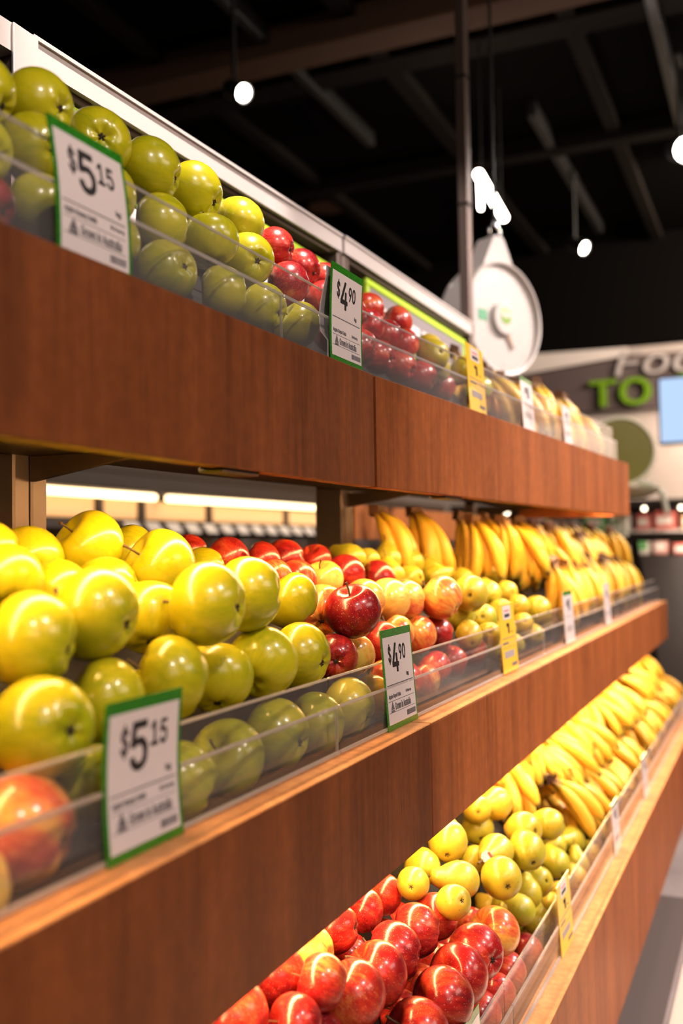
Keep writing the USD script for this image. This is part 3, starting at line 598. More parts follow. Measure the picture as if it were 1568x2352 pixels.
def ticket(label, loc, big, small, name, unit, bow=0.0, lean=.006, fn=lambda m: m, H=.134, W=.114, extra=None, twist=0.0):
    t = thing('price_ticket', label, 'price ticket', loc)
    B = lambda m: bend(m, H, bow, lean, twist)
    part(t, 'green_card', B(card(W, H, -.0006, .0006)), 'ticket_green')
    part(t, 'white_field', B(card(W - .010, H - .019, -.0010, -.0006, .005, .008)), 'ticket_white')
    y = -.0010
    part(t, 'price_lettering', B(cat(write('$', .022, H - .047, .022, .011, y), write(big, .036, H - .062, .040, .026, y), write(small, .066, H - .046, .021, .026, y))), 'ink_black', label='bold black price')
    part(t, 'unit_lettering', B(write('kg', .090, H - .072, .0055, .008, y)), 'ink_black')
    part(t, 'rule', B(cat(card(W - .018, .0014, y - .0002, y, .008, H - .080, 1), card(W - .018, .0006, y - .0002, y, .008, .040, 1), card(W - .018, .0006, y - .0002, y, .008, .024, 1))), 'ink_grey')
    part(t, 'name_lettering', B(write(name, .010, .0445, .0052, .048, y)), 'ink_grey'); part(t, 'unit_price_lettering', B(write(unit, .080, .0460, .0036, .022, y)), 'ink_grey')
    tri = trimesh.creation.extrude_polygon(__import__('shapely').Polygon([(0, 0), (.013, 0), (.0065, .0115)]), .0004)
    tri.vertices = np.stack([.016 + tri.vertices[:, 0], y - tri.vertices[:, 2], .0285 + tri.vertices[:, 1]], 1); tri.fix_normals()
    part(t, 'origin_mark', B(cat(tri, card(.013, .0028, y - .0003, y, .016, .0248, 1))), 'ink_grey', label='small dark triangle emblem')
    part(t, 'origin_lettering', B(write('Grown in Australia', .033, .0270, .0095, .064, y)), 'ink_grey')
    rg = np.random.default_rng(3); x = .078; bars = []
    while x < W - .010:
        w = rg.uniform(.0005, .0014); bars.append(card(w, .0075, y - .0002, y, x, .0125, 1)); x += w + rg.uniform(.0003, .0009)
    part(t, 'barcode', B(cat(*bars)), 'ink_grey')
    if extra:
        part(t, 'backing_card', extra(card(W, H - .006, 0, .0008)), 'ticket_lower', label='second card curling away behind')
    return t
ticket('green edged price ticket before green apples on the upper shelf fence', (.722, .597, 1.464), '5', '15', 'Apple Granny Smith', '$5.15 per kg', bow=-.004, lean=.012)
def curl(m):
    v = m.vertices; s = v[:, 2] / .128; v[:, 1] += .004 + .013 * np.sin(np.pi * np.clip(s, 0, 1)) ** 1.3 * (s > .3) + .0; return m
ticket('green edged price ticket before red apples on the upper shelf fence', (1.328, .597, 1.470), '4', '90', 'Apple Royal Gala', '$4.90 per kg', bow=.002, lean=-.004, H=.146, W=.122, extra=curl)
ticket('green edged price ticket before green apples on the middle shelf fence', (.676, .511, .931), '5', '15', 'Apple Granny Smith', '$5.15 per kg', bow=.004, lean=.0)
ticket('green edged price ticket before red apples on the middle shelf fence', (1.316, .511, .931), '4', '90', 'Apple Royal Gala', '$4.90 per kg', bow=.0, lean=.011, H=.142, W=.124)
t = ticket('green edged price ticket tilted on the lowest shelf, bottom edge', (1.268, .398, .4125), '4', '90', 'Apple Royal Gala', '$4.90 per kg', bow=.0, lean=.010)

def yellow_ticket(label, loc, W, H, lean=.008):
    t = thing('price_ticket', label, 'price ticket', loc); B = lambda m: bend(m, H, 0, lean)
    part(t, 'yellow_card', B(card(W, H, -.0006, .0006)), 'ticket_yellow')
    part(t, 'white_patch', B(card(W * .5, H * .20, -.001, -.0006, W * .25, H * .77)), 'ticket_white', label='white square at the top')
    part(t, 'patch_print', B(cat(card(W * .34, H * .05, -.0012, -.001, W * .33, H * .80, 1))), 'ink_black')
    part(t, 'patch_print', B(cat(card(W * .30, H * .02, -.0012, -.001, W * .35, H * .885, 1))), 'ink_red')
    part(t, 'price_print', B(cat(card(W * .18, H * .05, -.001, -.0006, W * .42, H * .66, 1), card(W * .10, H * .14, -.001, -.0006, W * .50, H * .56, 1), card(W * .05, H * .03, -.001, -.0006, W * .72, H * .56, 1))), 'ink_black')
    part(t, 'rule', B(cat(card(W * .8, H * .012, -.001, -.0006, W * .1, H * .49, 1), card(W * .36, H * .03, -.001, -.0006, W * .1, H * .41, 1), card(W * .8, H * .006, -.001, -.0006, W * .1, H * .36, 1))), 'ink_grey')
    part(t, 'emblem_print', B(cat(card(W * .62, H * .10, -.001, -.0006, W * .16, H * .21, 1))), 'ink_mid')
    part(t, 'barcode', B(cat(card(W * .34, H * .05, -.001, -.0006, W * .58, H * .07, 1))), 'ink_grey')
def plain_ticket(label, loc, W, H, lean=.008, top='ticket_green'):
    t = thing('price_ticket', label, 'price ticket', loc); B = lambda m: bend(m, H, 0, lean)
    part(t, 'card', B(card(W, H, -.0006, .0006)), 'ticket_white')
    part(t, 'top_band', B(card(W, H * .08, -.001, -.0006, 0, H * .92)), top)
    part(t, 'price_print', B(cat(card(W * .2, H * .12, -.001, -.0006, W * .3, H * .70, 1), card(W * .2, H * .22, -.001, -.0006, W * .5, H * .62, 1))), 'ink_grey')
    part(t, 'lower_print', B(cat(card(W * .7, H * .02, -.001, -.0006, W * .15, H * .5, 1), card(W * .6, H * .12, -.001, -.0006, W * .2, H * .22, 1))), 'ink_mid')
yellow_ticket('yellow price ticket on the upper shelf fence', (1.945, .566, 1.470), .125, .138)
plain_ticket('white price ticket among the bananas of the upper shelf', (2.320, .545, 1.470), .120, .125)
plain_ticket('far pale price ticket on the upper shelf fence, next to its end', (2.700, .522, 1.468), .105, .105, top='ticket_lower')
yellow_ticket('yellow price ticket on the middle shelf fence', (1.957, .511, .934), .122, .138, .010)
plain_ticket('white price ticket below the bananas of the middle shelf', (2.592, .511, .934), .122, .136)
plain_ticket('far narrow price ticket on the middle shelf fence', (3.236, .511, .934), .110, .132, top='ticket_lower')
yellow_ticket('yellow price ticket on the lowest shelf fence beside pears', (1.905, .398, .4125), .115, .130)
plain_ticket('white price ticket on the lowest shelf fence below nearest bananas', (2.570, .398, .4125), .10, .125)
plain_ticket('white price ticket on the lowest shelf fence, farthest along', (3.160, .398, .4125), .11, .125)

# ------------------------------------------------------------------ fruit
def apple_mesh(R, tall, seed, lobes=.025):
    rg = np.random.default_rng(seed); n, k = 36, 30
    t = np.linspace(0.0, np.pi, k); a = np.arange(n) / n * 2 * np.pi; ph = rg.uniform(0, 6.28)
    rad = np.sin(t) ** .92 * (1 + .07 * np.cos(t)); z = tall * np.cos(t) - .30 * np.exp(-(t / .34) ** 2) + .20 * np.exp(-((np.pi - t) / .30) ** 2)
    V = []; F = []
    for i in range(1, k - 1):
        low = max(0.0, -math.cos(t[i])) ** 2; top = max(0.0, math.cos(t[i])) ** 2
        r = rad[i] * (1 + lobes * (low * 1.4 + top * .5) * np.cos(5 * a + ph) + .018 * np.cos(a + ph * 2) + .012 * np.cos(2 * a + ph * 3))
        zz = z[i] + low * .025 * np.cos(5 * a + ph) + .02 * np.cos(a + ph) * math.sin(t[i])
        V.append(np.stack([r * np.cos(a), r * np.sin(a), zz], 1))
    V = np.vstack(V); m = k - 2
    for i in range(m - 1):
        for j in range(n):
            a0, a1, b0, b1 = i * n + j, i * n + (j + 1) % n, (i + 1) * n + j, (i + 1) * n + (j + 1) % n
            F += [[a0, b0, b1], [a0, b1, a1]]
    V = np.vstack([V, [[0, 0, z[0]], [0, 0, z[-1]]]]); e = (m - 1) * n
    for j in range(n): F += [[m * n, j, (j + 1) % n], [m * n + 1, e + (j + 1) % n, e + j]]
    return trimesh.Trimesh(V * R, F, process=False), z[0] * R, z[-1] * R

def make_apple(skin, tall, seed, name, label):
    t = UsdGeom.Xform.Define(stage, '/World/' + numbered('/World', name))
    R = 1.0 * .04
    m, zt, zb = apple_mesh(R, tall, seed)
    part(t, 'flesh', m, skin, True)
    rg = np.random.default_rng(seed + 50); b = rg.uniform(-.006, .006, 2)
    part(t, 'stem', tube([(0, 0, zt - .001), (b[0] * .2, b[1] * .2, zt + .008), (b[0], b[1], zt + .0175), (b[0] * 1.4, b[1] * 1.4, zt + .0195)], [.0014, .0012, .0015, .0021], 7), 'stem_brown', 40)
    tips = []
    for j in range(5):
        a = j * 1.2566; c, s = math.cos(a), math.sin(a)
        tips.append(hull([(0, 0, zb - .0002), (c * .0045 - s * .0015, s * .0045 + c * .0015, zb - .0008), (c * .0045 + s * .0015, s * .0045 - c * .0015, zb - .0008), (c * .0022, s * .0022, zb - .0035), (c * .002, s * .002, zb - .001)]))
    part(t, 'blossom_end', cat(*tips, hull([(math.cos(a) * .0045, math.sin(a) * .0045, zb - .0006) for a in np.linspace(0, 6, 9)] + [(0, 0, zb - .0016), (0, 0, zb + .002)])), 'calyx_brown')
    return t

def pear_mesh(seed, L=2.35):
    """unit fat end of radius .033 at the origin, neck towards +z"""
    r = .0355
    pr = [(.10, -.86), (.26, -.90), (.45, -.86), (.68, -.70), (.88, -.42), (.99, -.08), (1.0, .16), (.93, .48), (.78, .80), (.62, 1.06), (.51, 1.28), (.45, 1.46), (.37, 1.62), (.24, 1.72), (.10, 1.74)]
    m = lathe([(.03, -.80)] + pr + [(.03, 1.71)], 28); m.vertices *= r
    v = m.vertices; v *= 1 + .06 * (meshkit.noise(v * 38 + 7, seed)[:, None] - .5)
    s = np.clip(v[:, 2] / (1.7 * r), 0, 1); v[:, 0] += .006 * s ** 2 * math.cos(seed); v[:, 1] += .006 * s ** 2 * math.sin(seed)
    return m, r
def make_pear(seed, name, turned=None):
    t = UsdGeom.Xform.Define(stage, '/World/' + numbered('/World', name))
    m, r = pear_mesh(seed); part(t, 'flesh', m, 'skin_pear', True)
    c, s = .006 * math.cos(seed), .006 * math.sin(seed)
    part(t, 'stem', tube([(c, s, r * 1.70), (c * 1.4, s * 1.4, r * 1.95), (c * 2.2, s * 2.2, r * 2.25)], [.0022, .0016, .0022], 7), 'pear_stem', 40)
    part(t, 'blossom_end', cat(*[hull([(0, 0, -r * .80), (math.cos(a) * .0055, math.sin(a) * .0055, -r * .86), (math.cos(a + .5) * .0055, math.sin(a + .5) * .0055, -r * .86), (math.cos(a + .25) * .003, math.sin(a + .25) * .003, -r * .95)]) for a in np.arange(5) * 1.2566],
        hull([(math.cos(a) * .004, math.sin(a) * .004, -r * .81) for a in np.arange(9) * .7] + [(0, 0, -r * .84), (0, 0, -r * .7)])), 'calyx_brown')
    if turned is not None:                              # a small round fruit label towards the aisle
        d = turned[:3, :3].T @ np.array([-.86, -.25, .42]); d /= np.linalg.norm(d); k = int(np.argmax(m.vertices @ d)); n = aim(d); o = m.vertices[k] - d * .0012
        disc = trimesh.creation.cylinder(radius=.0115, height=.003, sections=24); disc.apply_transform(n); disc.apply_translation(o); part(t, 'sticker', disc, 'sticker_white', 30, 'white round fruit sticker')
        red = trimesh.creation.box([.012, .006, .0034]); red.apply_translation([0, -.007, 0]); red.apply_transform(n); red.apply_translation(o); part(t, 'sticker_print', red, 'sticker_red')
    return t

def finger(p0, side, phi0, phi1, L, roll, rg):
    n = 14; s = np.linspace(0, 1, n); phi = phi0 + (phi1 - phi0) * s ** .9
    ds = L / (n - 1); y = np.concatenate([[0], np.cumsum(-np.sin(phi[:-1]) * ds)]); z = np.concatenate([[0], np.cumsum(-np.cos(phi[:-1]) * ds)])
    x = side * L * (s ** .8) * .42
    P = np.stack([x, y, z], 1) + p0
    r = np.interp(s, [0, .04, .13, .24, .5, .78, .92, .965, 1.0], [.0065, .0058, .0066, .0132, .0178, .0168, .0100, .0052, .0042])
    m = tube(P, r, 10); k = np.arange(len(m.vertices) - 2)
    ring = k // 10; ctr = P[ring]; m.vertices[k] = ctr + (m.vertices[k] - ctr) * np.where((k % 2) == 0, 1.05, .95)[:, None]
    along = np.concatenate([s[ring], [0.0, 1.0]])
    return m, along
def make_bunch(seed, name, nf, spread, phi0, phi1, tape=False):
    rg = np.random.default_rng(seed); t = UsdGeom.Xform.Define(stage, '/World/' + numbered('/World', name))
    for j in range(nf):
        u = (j - (nf - 1) / 2) / max(1, (nf - 1) / 2); lay = j % 2
        m, al = finger(np.array([u * .012, -.004 - .010 * lay, -.004]), u * spread + rg.uniform(-.05, .05), phi0 + rg.uniform(-.12, .12) + .22 * lay, phi1 + rg.uniform(-.15, .15) + .12 * lay, rg.uniform(.170, .195), 0, rg)
        q = part(t, 'banana', m, 'skin_banana', True)
        UsdGeom.PrimvarsAPI(q).CreatePrimvar('along', Sdf.ValueTypeNames.FloatArray, 'vertex').Set(Vt.FloatArray.FromNumpy(al.astype(np.float32)))
    part(t, 'crown', hull([(x + rg.uniform(-.003, .003), y, z + rg.uniform(-.003, .003)) for x in (-.019, -.007, .007, .019) for y in (-.017, .006) for z in (-.012, .012)]), 'banana_stalk', 50, 'brown cut crown')
    if tape:
        part(t, 'tape', hull([(x, y, z) for x in (-.052, .052) for y in (-.105, -.060) for z in (-.075, -.052)]), 'tape_orange', label='orange tape band')
    return t

rng = np.random.default_rng(2024)
KIND = {'g': ('green', 'green_apple', 'skin_green', .90), 'gy': ('yellowish green', 'green_apple', 'skin_yellow_green', .90), 'r': ('streaky red', 'red_apple', 'skin_red', .93), 'd': ('dark red', 'red_apple', 'skin_dark', .95), 'o': ('orange red', 'red_apple', 'skin_orange', .93), 'y': ('yellow blushed', 'red_apple', 'skin_blush', .92)}
SHELF = {'U': 'upper', 'M': 'middle', 'L': 'lowest'}
ROW = {('U', 'front'): 'bottom row', ('U', 'middle'): 'second row up', ('U', 'top'): 'top row', ('M', 'front'): 'bottom row', ('M', 'first'): 'second row up', ('M', 'second'): 'third row up', ('M', 'third'): 'fourth row up', ('M', 'top'): 'top row',
       ('L', 'a'): 'back row', ('L', 'b'): 'second row', ('L', 'c'): 'front hump row', ('L', 'd'): 'fence row', ('L', 'e'): 'sunken middle row'}
FRUIT = [
('U','top','g',0.7928,0.755,1.674,0.0368),('U','top','g',0.8824,0.755,1.697,0.0397),('U','top','g',0.9879,0.755,1.694,0.0405),('U','top','g',1.084,0.7425,1.689,0.0424),
('U','top','g',1.197,0.7471,1.696,0.0422),('U','top','gy',1.342,0.755,1.7,0.0397),('U','top','r',1.462,0.755,1.693,0.0326),('U','top','d',1.563,0.755,1.684,0.0329),
('U','top','d',1.658,0.755,1.685,0.0314),('U','top','r',1.748,0.755,1.677,0.0336),('U','top','r',1.875,0.755,1.678,0.0347),('U','top','d',2.035,0.755,1.683,0.0354),
('U','middle','g',0.7529,0.7199,1.593,0.0339),('U','middle','g',0.8281,0.7136,1.62,0.035),('U','middle','g',0.9456,0.712,1.608,0.0368),('U','middle','g',1.062,0.712,1.608,0.0375),
('U','middle','g',1.179,0.712,1.618,0.0389),('U','middle','g',1.291,0.712,1.622,0.0386),('U','middle','d',1.426,0.712,1.62,0.0336),('U','middle','r',1.562,0.712,1.619,0.034),
('U','middle','d',1.667,0.712,1.62,0.0327),('U','middle','d',1.758,0.712,1.614,0.0322),('U','middle','d',1.862,0.712,1.617,0.0316),('U','middle','r',1.967,0.7147,1.619,0.0325),
('U','front','d',0.7163,0.6797,1.52,0.0301),('U','front','g',0.8179,0.6963,1.552,0.0334),('U','front','g',0.9037,0.675,1.534,0.0351),('U','front','g',1.02,0.675,1.532,0.0363),
('U','front','g',1.153,0.675,1.537,0.0348),('U','front','g',1.268,0.675,1.541,0.0345),('U','front','g',1.382,0.675,1.538,0.0357),('U','front','d',1.514,0.675,1.552,0.0328),
('U','front','d',1.63,0.675,1.549,0.0318),('U','front','r',1.727,0.675,1.548,0.031),('U','front','d',1.839,0.675,1.548,0.031),('U','front','r',1.964,0.6748,1.546,0.032),
('U','front','d',2.12,0.6828,1.546,0.0328),('M','top','g',0.8705,0.8183,1.19,0.0371),('M','top','g',0.9506,0.8328,1.179,0.0424),('M','top','g',1.033,0.8055,1.198,0.0438),
('M','top','g',1.17,0.84,1.188,0.0375),('M','top','g',1.068,0.7229,1.17,0.0467),('M','top','g',1.366,0.8394,1.158,0.0372),('M','top','r',1.42,0.8992,1.189,0.029),
('M','top','d',1.438,0.8373,1.177,0.0345),('M','top','r',1.557,0.84,1.169,0.0345),('M','top','d',1.65,0.84,1.171,0.037),('M','top','r',1.777,0.84,1.167,0.0326),
('M','third','g',0.815,0.745,1.16,0.0383),('M','third','g',0.9009,0.7449,1.145,0.0359),('M','third','g',0.9827,0.7364,1.143,0.0408),('M','third','r',1.421,0.745,1.143,0.0307),
('M','third','r',1.506,0.745,1.138,0.0336),('M','third','y',1.611,0.745,1.135,0.0347),('M','third','d',1.714,0.745,1.141,0.0366),('M','third','d',1.87,0.7441,1.127,0.036),
('M','second','g',0.7174,0.6239,1.111,0.0423),('M','second','g',0.8038,0.6189,1.13,0.0435),('M','second','g',0.9564,0.6608,1.114,0.0418),('M','second','g',0.9414,0.5749,1.131,0.0441),
('M','second','g',1.077,0.5987,1.137,0.0439),('M','second','g',1.273,0.642,1.117,0.04),('M','second','o',1.42,0.66,1.094,0.0384),('M','second','d',1.38,0.5891,1.096,0.0406),
('M','second','o',1.555,0.642,1.103,0.035),('M','second','y',1.673,0.642,1.098,0.0373),('M','second','o',1.752,0.6419,1.092,0.0381),('M','second','o',1.818,0.594,1.093,0.0408),
('M','first','g',0.6839,0.5816,1.04,0.0428),('M','first','g',0.7995,0.606,1.044,0.0403),('M','first','g',0.8931,0.5928,1.055,0.0425),('M','first','g',1.01,0.6059,1.042,0.0416),
('M','first','g',1.096,0.5927,1.05,0.0426),('M','first','g',1.212,0.596,1.046,0.0424),('M','first','d',1.344,0.6048,1.03,0.033),('M','first','y',1.419,0.6062,1.024,0.0327),
('M','first','d',1.537,0.6049,1.033,0.0344),('M','first','o',1.605,0.6071,1.042,0.032),('M','first','o',1.725,0.6093,1.03,0.034),('M','first','d',1.845,0.6139,1.023,0.0342),
('M','front','o',0.648,0.6407,1.014,0.0285),('M','front','y',0.5819,0.5691,0.9382,0.0327),('M','front','o',0.6538,0.5814,0.9616,0.045),('M','front','g',0.7495,0.5811,0.9788,0.034),
('M','front','g',0.8892,0.578,0.9506,0.0398),('M','front','g',0.9849,0.578,0.9541,0.0417),('M','front','g',1.105,0.5773,0.9599,0.0421),('M','front','g',1.219,0.578,0.9558,0.0405),
('M','front','g',1.327,0.578,0.9604,0.0411),('M','front','y',1.419,0.5767,0.9634,0.0319),('M','front','o',1.481,0.5793,0.9812,0.0302),('M','front','r',1.569,0.578,0.9678,0.0311),
('M','front','o',1.663,0.5794,0.9571,0.03),('M','front','r',1.724,0.5787,0.9711,0.0306),('M','front','r',1.873,0.5899,0.9666,0.0298),('M','front','r',1.98,0.5812,0.9754,0.0302),
('L','a','d',0.9942,0.5796,0.6633,0.0391),('L','a','d',1.113,0.5852,0.6623,0.0355),('L','a','y',1.187,0.5802,0.6629,0.036),('L','a','d',1.277,0.58,0.664,0.033),
('L','a','d',1.394,0.5897,0.6487,0.0318),('L','a','r',1.511,0.6005,0.6327,0.0314),('L','b','d',1.037,0.5235,0.6482,0.0311),('L','b','r',1.098,0.5177,0.6708,0.0318),
('L','b','d',1.09,0.5225,0.5985,0.0388),('L','b','r',1.165,0.5074,0.6292,0.0417),('L','b','r',1.251,0.5097,0.6215,0.0415),('L','b','d',1.335,0.5155,0.6193,0.0396),
('L','b','d',1.425,0.515,0.6178,0.0375),('L','b','d',1.518,0.5151,0.6057,0.0349),('L','c','d',1.249,0.4517,0.5566,0.0412),('L','c','d',1.335,0.444,0.5636,0.0424),
('L','c','r',1.423,0.4472,0.563,0.0418),('L','c','r',1.51,0.4481,0.5625,0.0419),('L','c','o',1.669,0.4606,0.5359,0.041),('L','d','d',1.541,0.4515,0.4552,0.0333),
('L','d','d',1.633,0.4515,0.4477,0.0333),('L','d','r',1.706,0.4518,0.4567,0.0336),('L','d','d',1.837,0.4502,0.4424,0.0321),('L','e','r',1.577,0.5348,0.5061,0.0314),
('L','e','r',1.489,0.5323,0.5071,0.0315),('L','e','r',1.405,0.5322,0.501,0.0315),('L','e','r',1.673,0.5382,0.4994,0.0313),('L','e','r',1.79,0.5389,0.4947,0.0313),
('L','e','d',1.51,0.6024,0.5618,0.0291),('L','e','d',1.351,0.5896,0.5973,0.0295),('L','e','r',1.594,0.6125,0.5626,0.0288),('L','e','r',1.783,0.642,0.5267,0.0279),
('U','middle','p',2.008,0.6634,1.598,0.0362),('U','middle','p',2.128,0.712,1.64,0.0317),('U','front','p',2.061,0.6765,1.566,0.0296),('U','front','p',2.274,0.675,1.61,0.0333),
('U','front','p',2.218,0.675,1.561,0.0296),('U','front','p',2.402,0.675,1.576,0.0318),('M','top','p',1.86,0.796,1.169,0.031),('M','top','p',1.941,0.795,1.165,0.0277),
('M','top','p',2.055,0.795,1.162,0.0319),('M','top','p',2.201,0.795,1.152,0.0338),('M','top','p',2.321,0.7888,1.124,0.0343),('M','third','p',1.954,0.745,1.128,0.0285),
('M','third','p',2.067,0.745,1.121,0.0317),('M','third','p',2.242,0.745,1.119,0.031),('M','third','p',2.436,0.745,1.085,0.0323),('M','third','p',2.638,0.7307,1.074,0.0346),
('M','second','p',1.969,0.6124,1.053,0.0354),('M','second','p',1.938,0.5659,1.096,0.0369),('M','second','p',2.339,0.6446,1.075,0.0316),('M','second','p',2.502,0.642,1.073,0.0293),
('M','first','p',2.147,0.606,1.032,0.0329),('M','first','p',2.312,0.6077,1.036,0.03),('M','first','p',2.476,0.606,1.04,0.0278),('M','first','p',2.57,0.5778,1.025,0.0352),
('M','front','p',1.934,0.5747,1.012,0.0282),('M','front','p',2.093,0.578,1.001,0.0274),('M','front','p',2.28,0.5894,0.995,0.0268),('M','front','p',2.425,0.5836,1,0.0271),
('M','front','p',2.622,0.5785,0.9932,0.0279),('M','front','p',2.208,0.5924,0.9572,0.0269),('M','front','p',2.327,0.584,0.958,0.0271),('M','front','p',2.515,0.578,0.9647,0.028),
('L','a','p',1.644,0.58,0.6385,0.0315),('L','a','p',1.702,0.5522,0.6687,0.0353),('L','a','p',1.965,0.575,0.6598,0.0285),('L','a','p',2.042,0.5565,0.6556,0.0351),
('L','a','p',2,0.5843,0.6113,0.0339),('L','b','p',1.504,0.5472,0.6583,0.0262),('L','b','p',1.655,0.515,0.6214,0.0326),('L','b','p',1.883,0.5138,0.6051,0.0342),
('L','b','p',1.994,0.4849,0.6209,0.0356),('L','b','p',2.251,0.4907,0.5655,0.0352),('L','b','p',1.904,0.5633,0.5813,0.0257),('L','b','p',2.526,0.497,0.4548,0.0349),
('L','b','p',1.733,0.4643,0.6065,0.0366),('L','b','p',1.931,0.4658,0.5966,0.0364),('L','b','p',2.405,0.515,0.4722,0.0305),('L','c','p',1.49,0.4747,0.6438,0.0268),
('L','c','p',2.013,0.4642,0.5152,0.0305),('L','c','p',2.18,0.462,0.5008,0.0303),('L','c','p',1.851,0.46,0.5114,0.0277),('L','c','p',1.958,0.4713,0.5037,0.0269),
('L','c','p',1.875,0.5284,0.4971,0.0244),('L','c','p',1.847,0.4916,0.5121,0.0255),('L','c','p',1.942,0.5028,0.4502,0.0252),('L','d','p',1.968,0.4847,0.4316,0.0259),
('L','d','p',1.944,0.448,0.4587,0.0272),('L','d','p',2.114,0.4609,0.4346,0.0267),('L','d','p',2.289,0.4808,0.4017,0.026),('L','d','p',2.324,0.4493,0.4296,0.0272),
('L','d','p',2.445,0.4658,0.4218,0.0266),('L','d','p',2.566,0.462,0.4203,0.0267)
]
PROTO = {}; COUNT = {}; ORDERED = sorted(range(len(FRUIT)), key=lambda i: (FRUIT[i][0], FRUIT[i][1], FRUIT[i][3]))
def place(key, make, loc, R, scale, label, category, group):
    """the first of a kind is built, the others refer to it"""
    if key not in PROTO:
        x = make(); PROTO[key] = str(x.GetPath())
    else:
        base = PROTO[key].split('/')[-1].split('_0')[0]
        x = UsdGeom.Xform.Define(stage, '/World/' + numbered('/World', base))
        x.GetPrim().GetReferences().AddInternalReference(PROTO[key]); x.GetPrim().SetInstanceable(True)
    x.ClearXformOpOrder() if False else None
    ops = {o.GetOpName(): o for o in x.GetOrderedXformOps()}
    (ops.get('xformOp:translate') or x.AddTranslateOp()).Set(Gf.Vec3d(*map(float, loc)))
    (ops.get('xformOp:orient') or x.AddOrientOp()).Set(quat(R))
    (ops.get('xformOp:scale') or x.AddScaleOp()).Set(Gf.Vec3f(*([float(scale)] * 3 if np.ndim(scale) == 0 else [float(q) for q in scale])))
    return tag(x, label, category, group)
SPECIAL = {  # apples whose stem or blossom end shows: index -> direction of the stem
58: (0.5, 0.35, 0.8), 71: (0.45, 0.3, 0.85), 72: (0.75, 0, 0.45), 74: (0.88, 0.47, 0.1), 62: (0.8, 0.35, 0.5), 105: (-0.4, 0.6, 0.75), 106: (-0.4, 0.6, 0.7)
}
TRAY = {'U': [(.622, 1.452), (.725, 1.452), (.775, 1.565), (.81, 1.615), (.93, 1.635)], 'M': [(.536, .885), (.640, .885), (.705, 1.02), (.745, 1.07), (.80, 1.095), (.92, 1.13), (.944, 1.135)], 'L': [(.4225, .362), (.495, .362), (.547, .455), (.588, .555), (.63, .598), (.944, .645)]}
FENCE = {'U': .585, 'M': .537, 'L': .424}
PEARS = [np.vstack([pear_mesh(v + 1)[0].vertices, [[.0132 * math.cos(v + 1), .0132 * math.sin(v + 1), .083]]]) for v in range(4)]
STUCK = min((i for i, f in enumerate(FRUIT) if f[0] == 'L' and f[2] == 'p'), key=lambda i: abs(FRUIT[i][3] - 1.884) + abs(FRUIT[i][5] - .605))
for i in ORDERED:
    s, row, k, x, y, z, r = FRUIT[i]
    c = (s, row, k); COUNT[c] = COUNT.get(c, 0) + 1
    if k == 'p':
        d = np.array([.55, .55, .10]) + rng.normal(0, .45, 3)
        if rng.random() < .3: d = np.array([rng.choice([-1, 1]) * .9, .15, .1]) + rng.normal(0, .25, 3)
        if y < .6 and s != 'U': d[1] = abs(d[1]) + .1
        if i in SPECIAL: d = np.array(SPECIAL[i], float)
        R = aim(d) @ trimesh.transformations.rotation_matrix(rng.uniform(0, 6.28), [0, 0, 1])
        v = int(rng.integers(0, 4))
        T = np.array(TRAY[s] if not (s == 'L' and x > 2.45) else [(.4225, .362), (.500, .362), (.575, .43), (.640, .53), (.70, .575), (.944, .645)]); V = PEARS[v] * (r / .0355) @ R[:3, :3].T
        for step in range(14):
            w = V + [x, y, z]; gap = np.interp(w[:, 1] + (max(0, x - 1.438) * UP_TURN if s == 'U' else 0), T[:, 0], T[:, 1]) + .003 - w[:, 2]
            if gap.max() > 0: z += gap.max() * (.75 if step < 12 else 1.0); y -= gap.max() * (.25 if step < 12 else 0)
            if step < 12: y += max(0, FENCE[s] - w[:, 1].min())
        place(('p', v, i == STUCK), lambda: make_pear(v + 1, 'pear', R if i == STUCK else None), (x, y, z), R, r / .0355, f'{ORD[COUNT[c]]} pear from the left in the {ROW[(s, row)]} of the {SHELF[s]} shelf', 'pear', f'pears on the {SHELF[s]} shelf')
    else:
        nm, base, skin, tall = KIND[k]
        d = np.array([-.30, .75, .38]) + rng.normal(0, .36, 3)
        if i in SPECIAL: d = np.array(SPECIAL[i], float)
        R = aim(d) @ trimesh.transformations.rotation_matrix(rng.uniform(0, 6.28), [0, 0, 1])
        v = int(rng.integers(0, 3))
        place((k, v), lambda: make_apple(skin, tall, v * 7 + len(k) + ord(k[0]), base, ''), (x, y, z), R, r / .0378, f'{ORD[COUNT[c]]} {nm} apple from the left in the {ROW[(s, row)]} of the {SHELF[s]} shelf', 'apple', f'apples on the {SHELF[s]} shelf')
